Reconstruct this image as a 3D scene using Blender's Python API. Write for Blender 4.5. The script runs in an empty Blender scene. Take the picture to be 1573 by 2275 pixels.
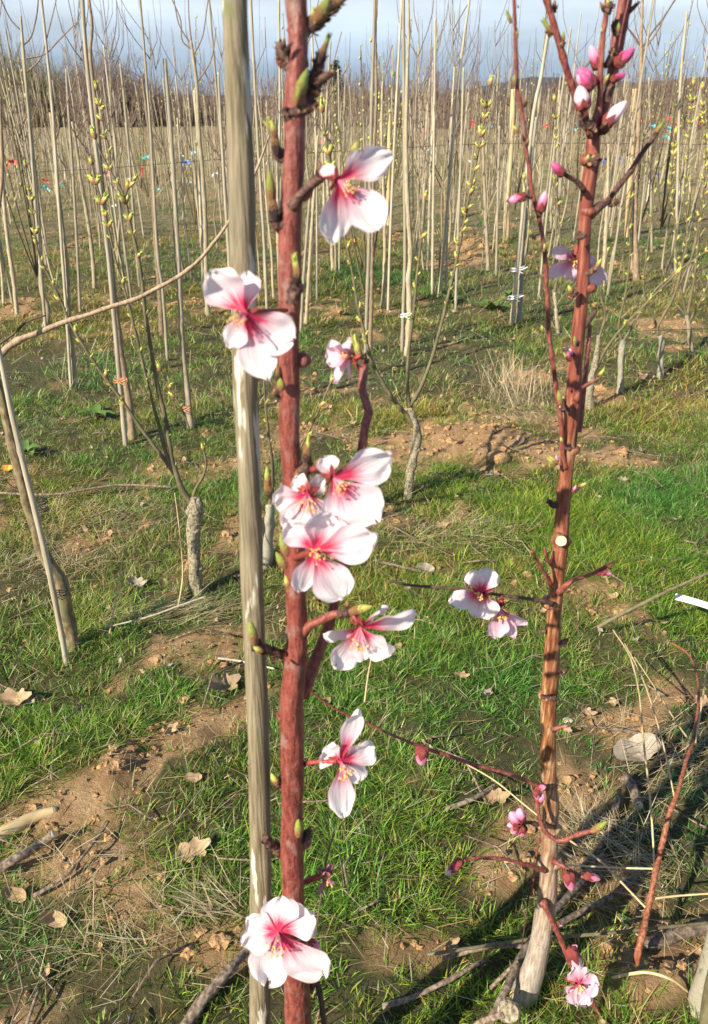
import bpy, math, random
import numpy as np
from mathutils import Vector, Matrix, Quaternion

R = math.radians
scene = bpy.context.scene
COL = scene.collection
rnd = random.Random(7)

# ------------------------------------------------------------------ camera
H = 1.1                       # eye height (m)
PITCH = R(26.7)
F = 1785.0                    # focal length in pixels of the 1573x2275 photograph
CX, CY = 786.5, 1137.5
cam_d = bpy.data.cameras.new('camera')
cam = bpy.data.objects.new('camera', cam_d)
COL.objects.link(cam)
cam.location = (0, 0, H)
cam.rotation_euler = (R(90) - PITCH, 0, 0)
cam_d.sensor_fit = 'VERTICAL'
cam_d.sensor_height = 24
cam_d.lens = 24 * F / 2275
cam_d.clip_start = 0.02
cam_d.clip_end = 3000
cam_d.dof.use_dof = True
cam_d.dof.focus_distance = 1.5
cam_d.dof.aperture_fstop = 8.5
scene.camera = cam

# ------------------------------------------------------------------ light
SUN_EL, SUN_AZ = R(33), R(47)     # azimuth: to the left of straight behind the camera
sdir = Vector((-math.sin(SUN_AZ) * math.cos(SUN_EL), -math.cos(SUN_AZ) * math.cos(SUN_EL), math.sin(SUN_EL)))
sun_d = bpy.data.lights.new('sun', 'SUN')
sun = bpy.data.objects.new('sun', sun_d)
COL.objects.link(sun)
sun.rotation_euler = sdir.to_track_quat('Z', 'Y').to_euler()
sun_d.energy = 5.0
sun_d.angle = R(0.5)
sun_d.color = (1.0, 0.91, 0.74)

world = bpy.data.worlds.new('World')
scene.world = world
world.use_nodes = True
wn, wl = world.node_tree.nodes, world.node_tree.links
wn.clear()
wo = wn.new('ShaderNodeOutputWorld')
bg = wn.new('ShaderNodeBackground')
bg.inputs['Strength'].default_value = 0.092
sky = wn.new('ShaderNodeTexSky')
sky.sky_type = 'NISHITA'
sky.sun_disc = False
sky.sun_elevation = SUN_EL
sky.sun_rotation = math.atan2(sdir.x, sdir.y)
tc = wn.new('ShaderNodeTexCoord')
sep = wn.new('ShaderNodeSeparateXYZ')
wl.new(tc.outputs['Generated'], sep.inputs[0])
# thin high cloud above a blue-grey bank of air near the horizon
cr = wn.new('ShaderNodeValToRGB')
wl.new(sep.outputs['Z'], cr.inputs[0])
e = cr.color_ramp.elements
e[0].position = 0.0;  e[0].color = (1.6, 2.4, 3.8, 1)
e[1].position = 0.55; e[1].color = (0.9, 1.5, 2.9, 1)
m_ = e.new(0.04); m_.color = (2.5, 3.5, 4.9, 1)
m_ = e.new(0.095); m_.color = (5.4, 6.1, 6.9, 1)
m_ = e.new(0.26); m_.color = (3.2, 4.0, 5.4, 1)
ns = wn.new('ShaderNodeTexNoise')
ns.inputs['Scale'].default_value = 3.0
ns.inputs['Detail'].default_value = 5
mp = wn.new('ShaderNodeMapping')
mp.inputs['Scale'].default_value = (1.2, 1.2, 6)
wl.new(tc.outputs['Generated'], mp.inputs[0])
wl.new(mp.outputs[0], ns.inputs['Vector'])
mr = wn.new('ShaderNodeMapRange')
mr.inputs[1].default_value = 0.3; mr.inputs[2].default_value = 0.75
mr.inputs[3].default_value = 0.66; mr.inputs[4].default_value = 1.24
wl.new(ns.outputs['Fac'], mr.inputs[0])
mul = wn.new('ShaderNodeMix'); mul.data_type = 'RGBA'; mul.blend_type = 'MULTIPLY'
mul.inputs[0].default_value = 1
wl.new(cr.outputs[0], mul.inputs[6]); wl.new(mr.outputs[0], mul.inputs[7])
mx = wn.new('ShaderNodeMix'); mx.data_type = 'RGBA'
mx.inputs[0].default_value = 0.85
wl.new(sky.outputs[0], mx.inputs[6]); wl.new(mul.outputs[2], mx.inputs[7])
wl.new(mx.outputs[2], bg.inputs[0]); wl.new(bg.outputs[0], wo.inputs[0])

scene.view_settings.view_transform = 'Standard'
scene.view_settings.look = 'None'
scene.view_settings.exposure = 0.78
scene.view_settings.gamma = 1
scene.cycles.max_bounces = 6
scene.cycles.transparent_max_bounces = 4
scene.render.film_transparent = False

# ------------------------------------------------------------------ noise, ground, pixel rays
def _h(ix, iy, s):
    n = (ix.astype(np.int64) * 374761393 + iy.astype(np.int64) * 668265263 + s * 974634777) & 0xffffffff
    n = ((n ^ (n >> 13)) * 1274126177) & 0xffffffff
    return ((n ^ (n >> 16)) & 0xffff) / 65535.0

def vn(x, y, s=0):
    x = np.asarray(x, float); y = np.asarray(y, float)
    ix = np.floor(x); iy = np.floor(y)
    fx = x - ix; fy = y - iy
    fx = fx * fx * (3 - 2 * fx); fy = fy * fy * (3 - 2 * fy)
    a = _h(ix, iy, s); b = _h(ix + 1, iy, s); c = _h(ix, iy + 1, s); d = _h(ix + 1, iy + 1, s)
    return (a * (1 - fx) + b * fx) * (1 - fy) + (c * (1 - fx) + d * fx) * fy

def fbm(x, y, s=0, o=4):
    t = 0; amp = 0.5; x = np.asarray(x, float); y = np.asarray(y, float)
    for k in range(o):
        t = t + amp * vn(x * 2 ** k + 3.1 * k, y * 2 ** k - 1.7 * k, s + k)
        amp *= 0.5
    return t / (1 - 0.5 ** o)

def ray(px, py):
    dx = (px - CX) / F; dy = (CY - py) / F
    c, s = math.cos(PITCH), math.sin(PITCH)
    return Vector((dx, c + s * dy, -s + c * dy))

def P(px, py, Y):
    """world point seen at photograph pixel px, py, standing Y metres ahead"""
    r = ray(px, py)
    return Vector((0, 0, H)) + r * (Y / r.y)

def plane(px, py):
    r = ray(px, py)
    t = H / -r.z
    return r.x * t, r.y * t

def pxm(py, Y):
    """metres per photograph pixel at height py, Y ahead"""
    return Y / (math.cos(PITCH) + math.sin(PITCH) * (CY - py) / F) / F

# bare soil spots and lush spots: centre and size on the ground
SPOTS = []
def spot(px, py, rx, ry, k, ang=0):
    x, y = plane(px, py)
    x1, y1 = plane(px, py - ry); x2, y2 = plane(px, py + ry)
    SPOTS.append((x, y, rx * pxm(py, y), abs(y1 - y2) / 2, k, ang))
for a in [(520, 1575, 110, 40, 1.0), (180, 1760, 120, 30, .9), (210, 1530, 70, 35, .8),
          (90, 1950, 130, 60, .55), (1090, 985, 190, 50, 1.1), (1290, 1010, 150, 35, .8), (1050, 558, 60, 22, 1.0), (700, 565, 60, 14, .8),
          (960, 2110, 130, 45, .9), (1480, 2180, 190, 90, 1.0), (1130, 1960, 90, 50, .75), (1310, 1750, 70, 45, .8),
          (560, 1190, 60, 60, .7), (140, 1180, 160, 40, .7), (1040, 1150, 170, 30, .65), (930, 1180, 110, 40, .6),
          (1440, 1580, 130, 30, .6), (60, 1210, 90, 40, .55), (560, 2100, 80, 60, .5), (200, 1080, 150, 25, .45),
          (1500, 740, 80, 22, .8), (60, 700, 90, 12, .6), (300, 2010, 120, 40, .45), (1350, 880, 110, 30, .5), (470, 1440, 90, 25, .5)]:
    spot(*a)
for a in [(60, 1830, 70, 30), (130, 1790, 70, 30), (210, 1745, 80, 32), (300, 1705, 80, 34), (390, 1660, 80, 34), (470, 1615, 80, 34), (545, 1565, 80, 34), (600, 1530, 60, 25), (1000, 985, 70, 30), (1200, 1000, 120, 34), (1330, 1015, 90, 20), (1450, 2230, 120, 60)]:
    spot(*a, 1.25)
LUSH = []
for a in [(1420, 1180, 260, 110, 1.0), (160, 1400, 200, 60, .9), (300, 1560, 130, 40, .9), (880, 1800, 220, 160, .6), (120, 1650, 130, 80, .9),
          (1000, 1450, 220, 120, .8), (990, 1060, 120, 40, .7), (420, 1980, 120, 90, .7), (820, 620, 130, 30, .8), (480, 1100, 120, 60, .5), (700, 1980, 160, 80, .5)]:
    x, y = plane(a[0], a[1]); x1, y1 = plane(a[0], a[1] - a[3]); x2, y2 = plane(a[0], a[1] + a[3])
    LUSH.append((x, y, a[2] * pxm(a[1], y), abs(y1 - y2) / 2, a[4], 0))

def field(spots, x, y):
    wx = x + (fbm(x * 7, y * 7, 61, 3) - .5) * (.06 + .03 * y); wy = y + (fbm(x * 7, y * 7, 71, 3) - .5) * (.06 + .03 * y)
    t = np.zeros_like(np.asarray(x, float))
    for sx, sy, rx, ry, k, a in spots:
        dx = wx - sx; dy = wy - sy
        c, s = math.cos(a), math.sin(a)
        q = ((dx * c + dy * s) / rx) ** 2 + ((-dx * s + dy * c) / ry) ** 2
        t = np.maximum(t, k * np.exp(-q * 0.8))
    return t

def soil(x, y):
    """0 = full sward, 1 = bare soil"""
    x = np.asarray(x, float); y = np.asarray(y, float)
    s = field(SPOTS, x, y)
    n = fbm(x * 2.3, y * 2.3, 11, 4)
    n2 = fbm(x * 9, y * 9, 15, 3)
    l = field(LUSH, x, y)
    v = s * 1.05 + (n - .52) * 1.5 + (n2 - .5) * 1.9 - l * .4 + .02
    return np.clip(v, 0, 1)

def gz(x, y):
    x = np.asarray(x, float); y = np.asarray(y, float)
    far = np.clip((y - 20) / 60, 0, 1)
    z = (fbm(x * 1.1, y * 1.1, 3, 3) - .5) * .075 + (fbm(x * 6, y * 6, 5, 3) - .5) * .035
    so = soil(x, y)
    z = z + so * ((fbm(x * 16, y * 16, 8, 4) - .45) * .060 + (fbm(x * 60, y * 60, 9, 2) - .5) * .016)
    z = z * np.clip((y + .4) / 1.2, .4, 1)
    # two ridges of dug soil
    for (qx, qy, w, h) in MOUNDS:
        d = ((x - qx) / w[0]) ** 2 + ((y - qy) / w[1]) ** 2
        z = z + h * np.exp(-d) * (0.6 + .8 * fbm(x * 9, y * 9, 21, 4))
    return z * (1 - far * .6)
MOUNDS = []
for px_, py_, rx_, ry_, h_ in [(1090, 985, 130, 35, .07), (1050, 560, 40, 14, .12), (700, 567, 40, 10, .08), (330, 1690, 180, 40, .025), (1490, 2200, 120, 60, .03)]:
    x, y = plane(px_, py_); y1 = plane(px_, py_ - ry_)[1]; y2 = plane(px_, py_ + ry_)[1]
    MOUNDS.append((x, y, (rx_ * pxm(py_, y), abs(y1 - y2) / 2), h_))

def G(px, py, lift=0.0):
    """point on the ground seen at that pixel"""
    x, y = plane(px, py)
    for k in range(4):
        z = float(gz(x, y)) + lift
        r = ray(px, py); t = (H - z) / -r.z
        x, y = r.x * t, r.y * t
    return Vector((x, y, z))

# ------------------------------------------------------------------ objects
ORI = {}
def tag(o, label=None, cat=None, group=None, kind=None):
    if label: o['label'] = label
    if cat: o['category'] = cat
    if group: o['group'] = group
    if kind: o['kind'] = kind
    return o

def empty(name, loc, label, cat, group=None):
    o = bpy.data.objects.new(name, None)
    o.empty_display_size = .05
    COL.objects.link(o)
    o.location = loc
    ORI[o.name] = Vector(loc)
    return tag(o, label, cat, group)

def mesh_of(name, V, Fc, mats, midx=None, smooth=True, attrs=None):
    me = bpy.data.meshes.new(name)
    me.from_pydata([tuple(v) for v in V], [], Fc)
    for m in (mats if isinstance(mats, (list, tuple)) else [mats]):
        me.materials.append(m)
    if midx is not None:
        me.polygons.foreach_set('material_index', np.asarray(midx, np.int32))
    if smooth:
        me.polygons.foreach_set('use_smooth', np.ones(len(me.polygons), bool))
    if attrs:
        for k, v in attrs.items():
            v = np.asarray(v, np.float32)
            if v.ndim == 2:
                a = me.attributes.new(k, 'FLOAT_COLOR', 'POINT'); a.data.foreach_set('color', v.ravel())
            else:
                a = me.attributes.new(k, 'FLOAT', 'POINT'); a.data.foreach_set('value', v)
    me.update()
    return me

def link(name, me, parent=None, origin=None):
    """origin: world place of the object's origin (mesh vertices already relative to it)"""
    o = bpy.data.objects.new(name, me)
    COL.objects.link(o)
    po = ORI[parent.name] if parent else Vector((0, 0, 0))
    if origin is None: origin = po
    o.location = Vector(origin) - po
    if parent: o.parent = parent
    ORI[o.name] = Vector(origin)
    return o

class MB:
    def __init__(s): s.V = []; s.F = []; s.M = []; s.A = []
    def add(s, V, Fc, m=0, a=None):
        b = len(s.V)
        s.V += [Vector(v) for v in V]; s.F += [tuple(i + b for i in f) for f in Fc]; s.M += [m] * len(Fc)
        s.A += (a if a is not None else [0.0] * len(V))
    def build(s, name, mats, parent=None, origin=None, smooth=True, attr=None):
        o = Vector(origin) if origin is not None else (ORI[parent.name] if parent else Vector((0, 0, 0)))
        at = {attr: s.A} if attr else None
        me = mesh_of(name, [v - o for v in s.V], s.F, mats, s.M, smooth, at)
        return link(name, me, parent, o)

def catmull(pts, step):
    """pts: list of (Vector, r); resampled smoothly"""
    if len(pts) < 3:
        n = max(2, int((pts[0][0] - pts[1][0]).length / step))
        return [(pts[0][0].lerp(pts[1][0], i / n), pts[0][1] + (pts[1][1] - pts[0][1]) * i / n) for i in range(n + 1)]
    out = []
    for i in range(len(pts) - 1):
        p0 = pts[max(i - 1, 0)]; p1 = pts[i]; p2 = pts[i + 1]; p3 = pts[min(i + 2, len(pts) - 1)]
        n = max(1, int((p1[0] - p2[0]).length / step))
        for k in range(n):
            t = k / n; t2 = t * t; t3 = t2 * t
            v = (p1[0] * 2 + (p2[0] - p0[0]) * t + (p0[0] * 2 - p1[0] * 5 + p2[0] * 4 - p3[0]) * t2 + (-p0[0] + p1[0] * 3 - p2[0] * 3 + p3[0]) * t3) * .5
            out.append((v, p1[1] + (p2[1] - p1[1]) * t))
    out.append(pts[-1])
    return out

def tube_geo(mb, pts, seg=10, step=None, rough=.06, fr=1.0, nodes=None, seed=0, m=0, cap=True, capm=None, sm=True):
    """tapered tube; rough: relative radius noise; nodes: spacing in m of swollen bud nodes"""
    r0 = max(p[1] for p in pts)
    if sm: pts = catmull(pts, step or r0 * 1.2)
    rr = random.Random(seed)
    ring = []
    n = len(pts)
    up = None; dist = 0
    V = []
    ph = rr.random() * 50
    for i, (c, r) in enumerate(pts):
        t = (pts[min(i + 1, n - 1)][0] - pts[max(i - 1, 0)][0])
        if t.length < 1e-9: t = Vector((0, 0, 1))
        t.normalize()
        if up is None:
            up = t.orthogonal().normalized()
        else:
            up = (up - t * up.dot(t)).normalized()
        b = t.cross(up)
        if i: dist += (c - pts[i - 1][0]).length
        k = 1.0
        if nodes:
            q = (dist % nodes) / nodes
            k += .22 * math.exp(-((q - .5) * nodes / (r * 1.1)) ** 2)
        for j in range(seg):
            a = 2 * math.pi * j / seg
            f = 1.0
            if rough:
                f += rough * 2 * (float(vn(math.cos(a) * 1.3 + ph, dist / r * .35 * fr + math.sin(a) * 1.3, seed)) - .5)
            V.append(c + (up * math.cos(a) + b * math.sin(a)) * r * k * f)
    Fc = []
    for i in range(n - 1):
        for j in range(seg):
            a = i * seg + j; b_ = i * seg + (j + 1) % seg
            Fc.append((a, b_, b_ + seg, a + seg))
    mb.add(V, Fc, m)
    if cap:
        base = len(mb.V) - n * seg
        mb.F.append(tuple(base + (n - 1) * seg + j for j in range(seg))); mb.M.append(m if capm is None else capm)
        mb.F.append(tuple(base + j for j in reversed(range(seg)))); mb.M.append(m)

# ------------------------------------------------------------------ materials
def new_mat(name):
    m = bpy.data.materials.new(name); m.use_nodes = True
    nt = m.node_tree; b = nt.nodes['Principled BSDF']
    return m, nt, b

def nd(nt, t, **kw):
    n = nt.nodes.new(t)
    for k, v in kw.items():
        if k in n.inputs: n.inputs[k].default_value = v
        else: setattr(n, k, v)
    return n

def ramp(nt, fac, stops):
    r = nt.nodes.new('ShaderNodeValToRGB')
    el = r.color_ramp.elements
    el[0].position = stops[0][0]; el[0].color = (*stops[0][1], 1)
    el[1].position = stops[-1][0]; el[1].color = (*stops[-1][1], 1)
    for p, c in stops[1:-1]:
        q = el.new(p); q.color = (*c, 1)
    nt.links.new(fac, r.inputs[0])
    return r.outputs[0]

def noise(nt, scale, stretch=(1, 1, 1), detail=4, coord='Object', rough=.55, off=(0, 0, 0)):
    t = nt.nodes.new('ShaderNodeTexCoord'); m = nt.nodes.new('ShaderNodeMapping')
    m.inputs['Scale'].default_value = stretch; m.inputs['Location'].default_value = off
    n = nt.nodes.new('ShaderNodeTexNoise'); n.inputs['Scale'].default_value = scale
    n.inputs['Detail'].default_value = detail; n.inputs['Roughness'].default_value = rough
    nt.links.new(t.outputs[coord], m.inputs[0]); nt.links.new(m.outputs[0], n.inputs['Vector'])
    return n.outputs['Fac']

def mix(nt, fac, a, b, mode='MIX'):
    m = nt.nodes.new('ShaderNodeMix'); m.data_type = 'RGBA'; m.blend_type = mode
    for s, v in ((0, fac), (6, a), (7, b)):
        if hasattr(v, 'node'): nt.links.new(v, m.inputs[s])
        else: m.inputs[s].default_value = v if s == 0 else (*v, 1)
    return m.outputs[2]

def mrange(nt, v, a, b, c=0, d=1):
    m = nt.nodes.new('ShaderNodeMapRange')
    nt.links.new(v, m.inputs[0])
    for i, q in enumerate((a, b, c, d)): m.inputs[i + 1].default_value = q
    return m.outputs[0]

def bump(nt, b, h, dist, strength=1):
    n = nt.nodes.new('ShaderNodeBump'); n.inputs['Distance'].default_value = dist; n.inputs['Strength'].default_value = strength
    nt.links.new(h, n.inputs['Height']); nt.links.new(n.outputs[0], b.inputs['Normal'])

def bark(name, stops, scale=60, stretch=(1, 1, .35), blotch=None, bscale=30, bth=(.55, .68), rough=.6, bd=.0012, lent=None, rnd_by_obj=False):
    m, nt, b = new_mat(name)
    n1 = noise(nt, scale, stretch)
    c = ramp(nt, n1, stops)
    if blotch:
        n2 = noise(nt, bscale, (1, 1, .6), 5, off=(3, 5, 1))
        c = mix(nt, mrange(nt, n2, *bth), c, blotch)
    if lent:
        n3 = noise(nt, scale * 2.5, (1, 1, 5), 2, off=(9, 2, 4))
        c = mix(nt, mrange(nt, n3, .58, .66), c, lent)
    if rnd_by_obj:
        oi = nt.nodes.new('ShaderNodeObjectInfo')
        h = nt.nodes.new('ShaderNodeHueSaturation')
        nt.links.new(mrange(nt, oi.outputs['Random'], 0, 1, .72, 1.2), h.inputs['Value'])
        nt.links.new(c, h.inputs['Color']); c = h.outputs[0]
    nt.links.new(c, b.inputs['Base Color'])
    b.inputs['Roughness'].default_value = rough
    bump(nt, b, n1, bd)
    return m

M = {}
M['red'] = bark('peach_bark_red', [(.30, (.09, .016, .014)), (.5, (.215, .044, .033)), (.70, (.31, .090, .066))], 260, (1, 1, .3),
                blotch=(.27, .15, .125), bscale=95, bth=(.54, .66), rough=.47, bd=.0022, lent=(.32, .16, .11))
M['redshoot'] = bark('peach_shoot_bark', [(.3, (.11, .024, .024)), (.5, (.24, .062, .048)), (.72, (.35, .14, .095))], 350, (1, 1, .4),
                     blotch=(.34, .24, .2), bscale=60, bth=(.62, .8), rough=.5)
M['orangebark'] = bark('cut_branch_bark', [(.3, (.12, .035, .018)), (.5, (.27, .085, .04)), (.72, (.40, .19, .10))], 260, (1, 1, .5), rough=.55)
M['scaly'] = bark('scaly_spur_bark', [(.25, (.035, .018, .018)), (.5, (.10, .045, .035)), (.8, (.25, .14, .09))], 180, (1, 1, 1.6), rough=.75, bd=.002,
                  blotch=(.42, .25, .10), bscale=120, bth=(.66, .8))
M['dark'] = bark('dark_twig_bark', [(.3, (.05, .025, .02)), (.7, (.15, .08, .055))], 150, rough=.7)
M['grey'] = bark('grey_stump_bark', [(.34, (.10, .08, .05)), (.5, (.28, .235, .155)), (.68, (.44, .39, .28))], 200, (1, 1, .8), blotch=(.20, .21, .10), bscale=60, bth=(.6, .75), rough=.85, bd=.003)
M['pale'] = bark('pale_sapling_bark', [(.25, (.25, .19, .12)), (.5, (.40, .335, .22)), (.8, (.55, .48, .34))], 120, (1, 1, .2), blotch=(.24, .19, .11), bscale=35, bth=(.6, .75), rough=.8, rnd_by_obj=True, lent=(.2, .15, .09))
M['brown'] = bark('brown_sapling_bark', [(.25, (.15, .09, .05)), (.5, (.29, .205, .13)), (.8, (.42, .32, .21))], 160, (1, 1, .3), blotch=(.38, .33, .24), bscale=40, bth=(.6, .8), rough=.7, rnd_by_obj=True)
M['twig'] = bark('bare_twig_bark', [(.3, (.14, .09, .07)), (.7, (.27, .19, .14))], 100, rough=.8, rnd_by_obj=True)
M['shoot'] = bark('olive_shoot_bark', [(.3, (.09, .075, .04)), (.7, (.20, .17, .09))], 100, rough=.7)
M['leftbark'] = bark('olive_trunk_bark', [(.3, (.09, .065, .03)), (.5, (.21, .155, .08)), (.72, (.33, .27, .16))], 140, (1, 1, .4), blotch=(.14, .14, .06), bscale=50, bth=(.56, .7), rough=.7)
M['bamboo'] = bark('bamboo', [(.3, (.30, .25, .16)), (.55, (.46, .405, .30)), (.8, (.58, .53, .42))], 150, (1, 1, .06), blotch=(.33, .27, .17), bscale=30, bth=(.62, .8), rough=.55, rnd_by_obj=True)
M['yellowwood'] = bark('peeled_softwood', [(.3, (.50, .36, .17)), (.7, (.64, .50, .28))], 25, (1, 1, .12), rough=.7)
M['cut'] = bark('cut_wood', [(.3, (.62, .50, .30)), (.7, (.78, .70, .50))], 200, (1, 1, 1), rough=.8, bd=.0004)
M['stick'] = bark('dead_stick_bark', [(.3, (.055, .035, .025)), (.48, (.16, .115, .08)), (.72, (.36, .29, .22))], 150, (1, 1, 1), rough=.9, rnd_by_obj=True)
M['budgreen'] = bark('green_bud', [(.3, (.24, .30, .04)), (.7, (.42, .47, .10))], 260, (1, 1, .5), rough=.5, bd=.0006)
M['budbrown'] = bark('bud_scales', [(.3, (.18, .07, .03)), (.55, (.42, .22, .08)), (.8, (.62, .45, .24))], 300, (1, 1, .7), rough=.6, bd=.0008)
M['leafbud'] = bark('opening_leaf_bud', [(.3, (.36, .40, .05)), (.7, (.58, .58, .16))], 300, rough=.5, bd=.0003)
M['calyx'] = bark('calyx', [(.3, (.16, .02, .025)), (.6, (.33, .06, .05)), (.8, (.42, .16, .09))], 260, rough=.5, bd=.0006)
M['anther'] = bark('anther', [(.3, (.75, .42, .10)), (.7, (.85, .62, .22))], 400, rough=.6, bd=.0001)

# wooden stake: long grain, weathered, with pale peeled patches
m, nt, b = new_mat('weathered_stake_wood')
n1 = noise(nt, 420, (1, 1, .03), 5); n2 = noise(nt, 9, (1, 1, .9), 3, off=(1.3, 2.2, .4)); n3 = noise(nt, 60, (1.2, 1.2, .16), 4, off=(5, 1, 2.3))
n4 = noise(nt, 700, (1, 1, .012), 2, off=(7, 7, 7))
c = ramp(nt, n1, [(.30, (.085, .065, .032)), (.46, (.20, .16, .092)), (.66, (.34, .285, .185))])
c = mix(nt, mrange(nt, n2, .42, .66, 0, .6), c, (.28, .24, .165))
c = mix(nt, mrange(nt, n3, .585, .61), c, (.70, .66, .54))
c = mix(nt, mrange(nt, n4, .60, .72, 0, .5), c, (.12, .10, .05))
n5 = noise(nt, 110, (1, 1, .35), 4, off=(2, 8, 1))
c = mix(nt, mrange(nt, n5, .66, .78, 0, .8), c, (.17, .19, .06))
nt.links.new(c, b.inputs['Base Color']); b.inputs['Roughness'].default_value = .75
bump(nt, b, n1, .0022)
M['stake'] = m

# right tree: red above, orange-brown streaks, grey-white near the foot (by height up the trunk)
m, nt, b = new_mat('peach_bark_aging')
t = nt.nodes.new('ShaderNodeTexCoord'); s = nt.nodes.new('ShaderNodeSeparateXYZ'); nt.links.new(t.outputs['Object'], s.inputs[0])
nz = noise(nt, 34, (1, 1, .3), 6, rough=.7)
ad = nt.nodes.new('ShaderNodeMath'); ad.operation = 'MULTIPLY_ADD'; nt.links.new(nz, ad.inputs[0]); ad.inputs[1].default_value = .55; nt.links.new(s.outputs['Z'], ad.inputs[2])
n1 = noise(nt, 330, (1, 1, .12), 5)
lo = ramp(nt, n1, [(.3, (.24, .19, .145)), (.5, (.39, .33, .275)), (.72, (.52, .465, .40))])
mid = ramp(nt, n1, [(.36, (.14, .05, .018)), (.5, (.31, .13, .048)), (.66, (.50, .35, .20))])
hi = ramp(nt, n1, [(.32, (.12, .026, .018)), (.5, (.25, .064, .04)), (.68, (.38, .15, .085))])
c = mix(nt, mrange(nt, ad.outputs[0], .34, .72), lo, mid)
c = mix(nt, mrange(nt, ad.outputs[0], .72, 1.2), c, hi)
n3 = noise(nt, 220, (1, 1, 3), 2, off=(9, 2, 4))
c = mix(nt, mrange(nt, n3, .62, .70, 0, .7), c, (.14, .05, .03))
nt.links.new(c, b.inputs['Base Color']); b.inputs['Roughness'].default_value = .5
bump(nt, b, n1, .0012)
M['aging'] = m

def petal_mat(name, tip, midc, deep, tr=.35, d0=.10, d1=.40, d2=.85):
    m, nt, b = new_mat(name)
    a = nt.nodes.new('ShaderNodeAttribute'); a.attribute_name = 'along'
    n1 = noise(nt, 420, (1, 1, 1), 2)
    # veins: fine lines running from the claw to the rim
    a2 = nt.nodes.new('ShaderNodeAttribute'); a2.attribute_name = 'across'
    cb = nt.nodes.new('ShaderNodeCombineXYZ'); nt.links.new(a2.outputs['Fac'], cb.inputs[0])
    m3 = nt.nodes.new('ShaderNodeMath'); m3.operation = 'MULTIPLY'; nt.links.new(a.outputs['Fac'], m3.inputs[0]); m3.inputs[1].default_value = .22
    nt.links.new(m3.outputs[0], cb.inputs[1])
    oi = nt.nodes.new('ShaderNodeObjectInfo'); nt.links.new(oi.outputs['Random'], cb.inputs[2])
    vn_ = nt.nodes.new('ShaderNodeTexNoise'); vn_.inputs['Scale'].default_value = 9; vn_.inputs['Detail'].default_value = 3
    nt.links.new(cb.outputs[0], vn_.inputs['Vector'])
    vein = vn_.outputs['Fac']
    ad = nt.nodes.new('ShaderNodeMath'); ad.operation = 'MULTIPLY_ADD'
    nt.links.new(vein, ad.inputs[0]); ad.inputs[1].default_value = .42
    ad0 = nt.nodes.new('ShaderNodeMath'); ad0.operation = 'SUBTRACT'; nt.links.new(a.outputs['Fac'], ad0.inputs[0]); ad0.inputs[1].default_value = .16
    nt.links.new(ad0.outputs[0], ad.inputs[2])
    c = ramp(nt, ad.outputs[0], [(d0, deep), ((d0 + d1) / 2, tuple((x + y) / 2 for x, y in zip(deep, midc))), (d1, midc), (d2, tip)])
    b.inputs['Roughness'].default_value = .55
    c = mix(nt, mrange(nt, vein, .52, .70, 0, .35), c, midc)
    nt.links.new(c, b.inputs['Base Color']); b.inputs['Sheen Weight'].default_value = .1
    tl = nt.nodes.new('ShaderNodeBsdfTranslucent'); nt.links.new(c, tl.inputs['Color'])
    ms = nt.nodes.new('ShaderNodeMixShader'); ms.inputs[0].default_value = tr
    nt.links.new(b.outputs[0], ms.inputs[1]); nt.links.new(tl.outputs[0], ms.inputs[2])
    nt.links.new(ms.outputs[0], nt.nodes['Material Output'].inputs[0])
    bump(nt, b, vein, .0009, .8)
    return m
M['petal'] = petal_mat('petal_white_pink', (.93, .86, .875), (.90, .66, .735), (.76, .025, .12), d0=.33, d1=.55, d2=.80)
M['petalpink'] = petal_mat('petal_pink', (.88, .68, .77), (.86, .52, .65), (.70, .04, .13), d0=.22, d1=.55)
M['budpink'] = petal_mat('bud_petal_pink', (.86, .42, .57), (.72, .20, .36), (.40, .04, .10), tr=.2, d0=.1, d1=.5)
M['budwhite'] = petal_mat('bud_petal_pale', (.90, .78, .84), (.86, .60, .70), (.55, .08, .16), tr=.25, d0=.1, d1=.45)
M['buddark'] = petal_mat('bud_petal_fuchsia', (.62, .12, .30), (.48, .05, .18), (.28, .02, .07), tr=.15, d0=.1, d1=.5)
M['withered'] = petal_mat('withered_petal', (.50, .25, .28), (.38, .12, .14), (.22, .04, .05), tr=.2)
M['filament'] = petal_mat('filament', (.88, .55, .62), (.85, .30, .42), (.66, .05, .14), tr=.2)

# grass with a colour per blade
def veg_mat(name, tr=.35, rough=.5):
    m, nt, b = new_mat(name)
    a = nt.nodes.new('ShaderNodeAttribute'); a.attribute_name = 'tint'
    nt.links.new(a.outputs['Color'], b.inputs['Base Color']); b.inputs['Roughness'].default_value = rough
    tl = nt.nodes.new('ShaderNodeBsdfTranslucent'); nt.links.new(a.outputs['Color'], tl.inputs['Color'])
    ms = nt.nodes.new('ShaderNodeMixShader'); ms.inputs[0].default_value = tr
    nt.links.new(b.outputs[0], ms.inputs[1]); nt.links.new(tl.outputs[0], ms.inputs[2])
    nt.links.new(ms.outputs[0], nt.nodes['Material Output'].inputs[0])
    return m
M['grass'] = veg_mat('grass_blades', .38, .42)
M['straw'] = veg_mat('dry_straw', .15, .6)

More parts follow.
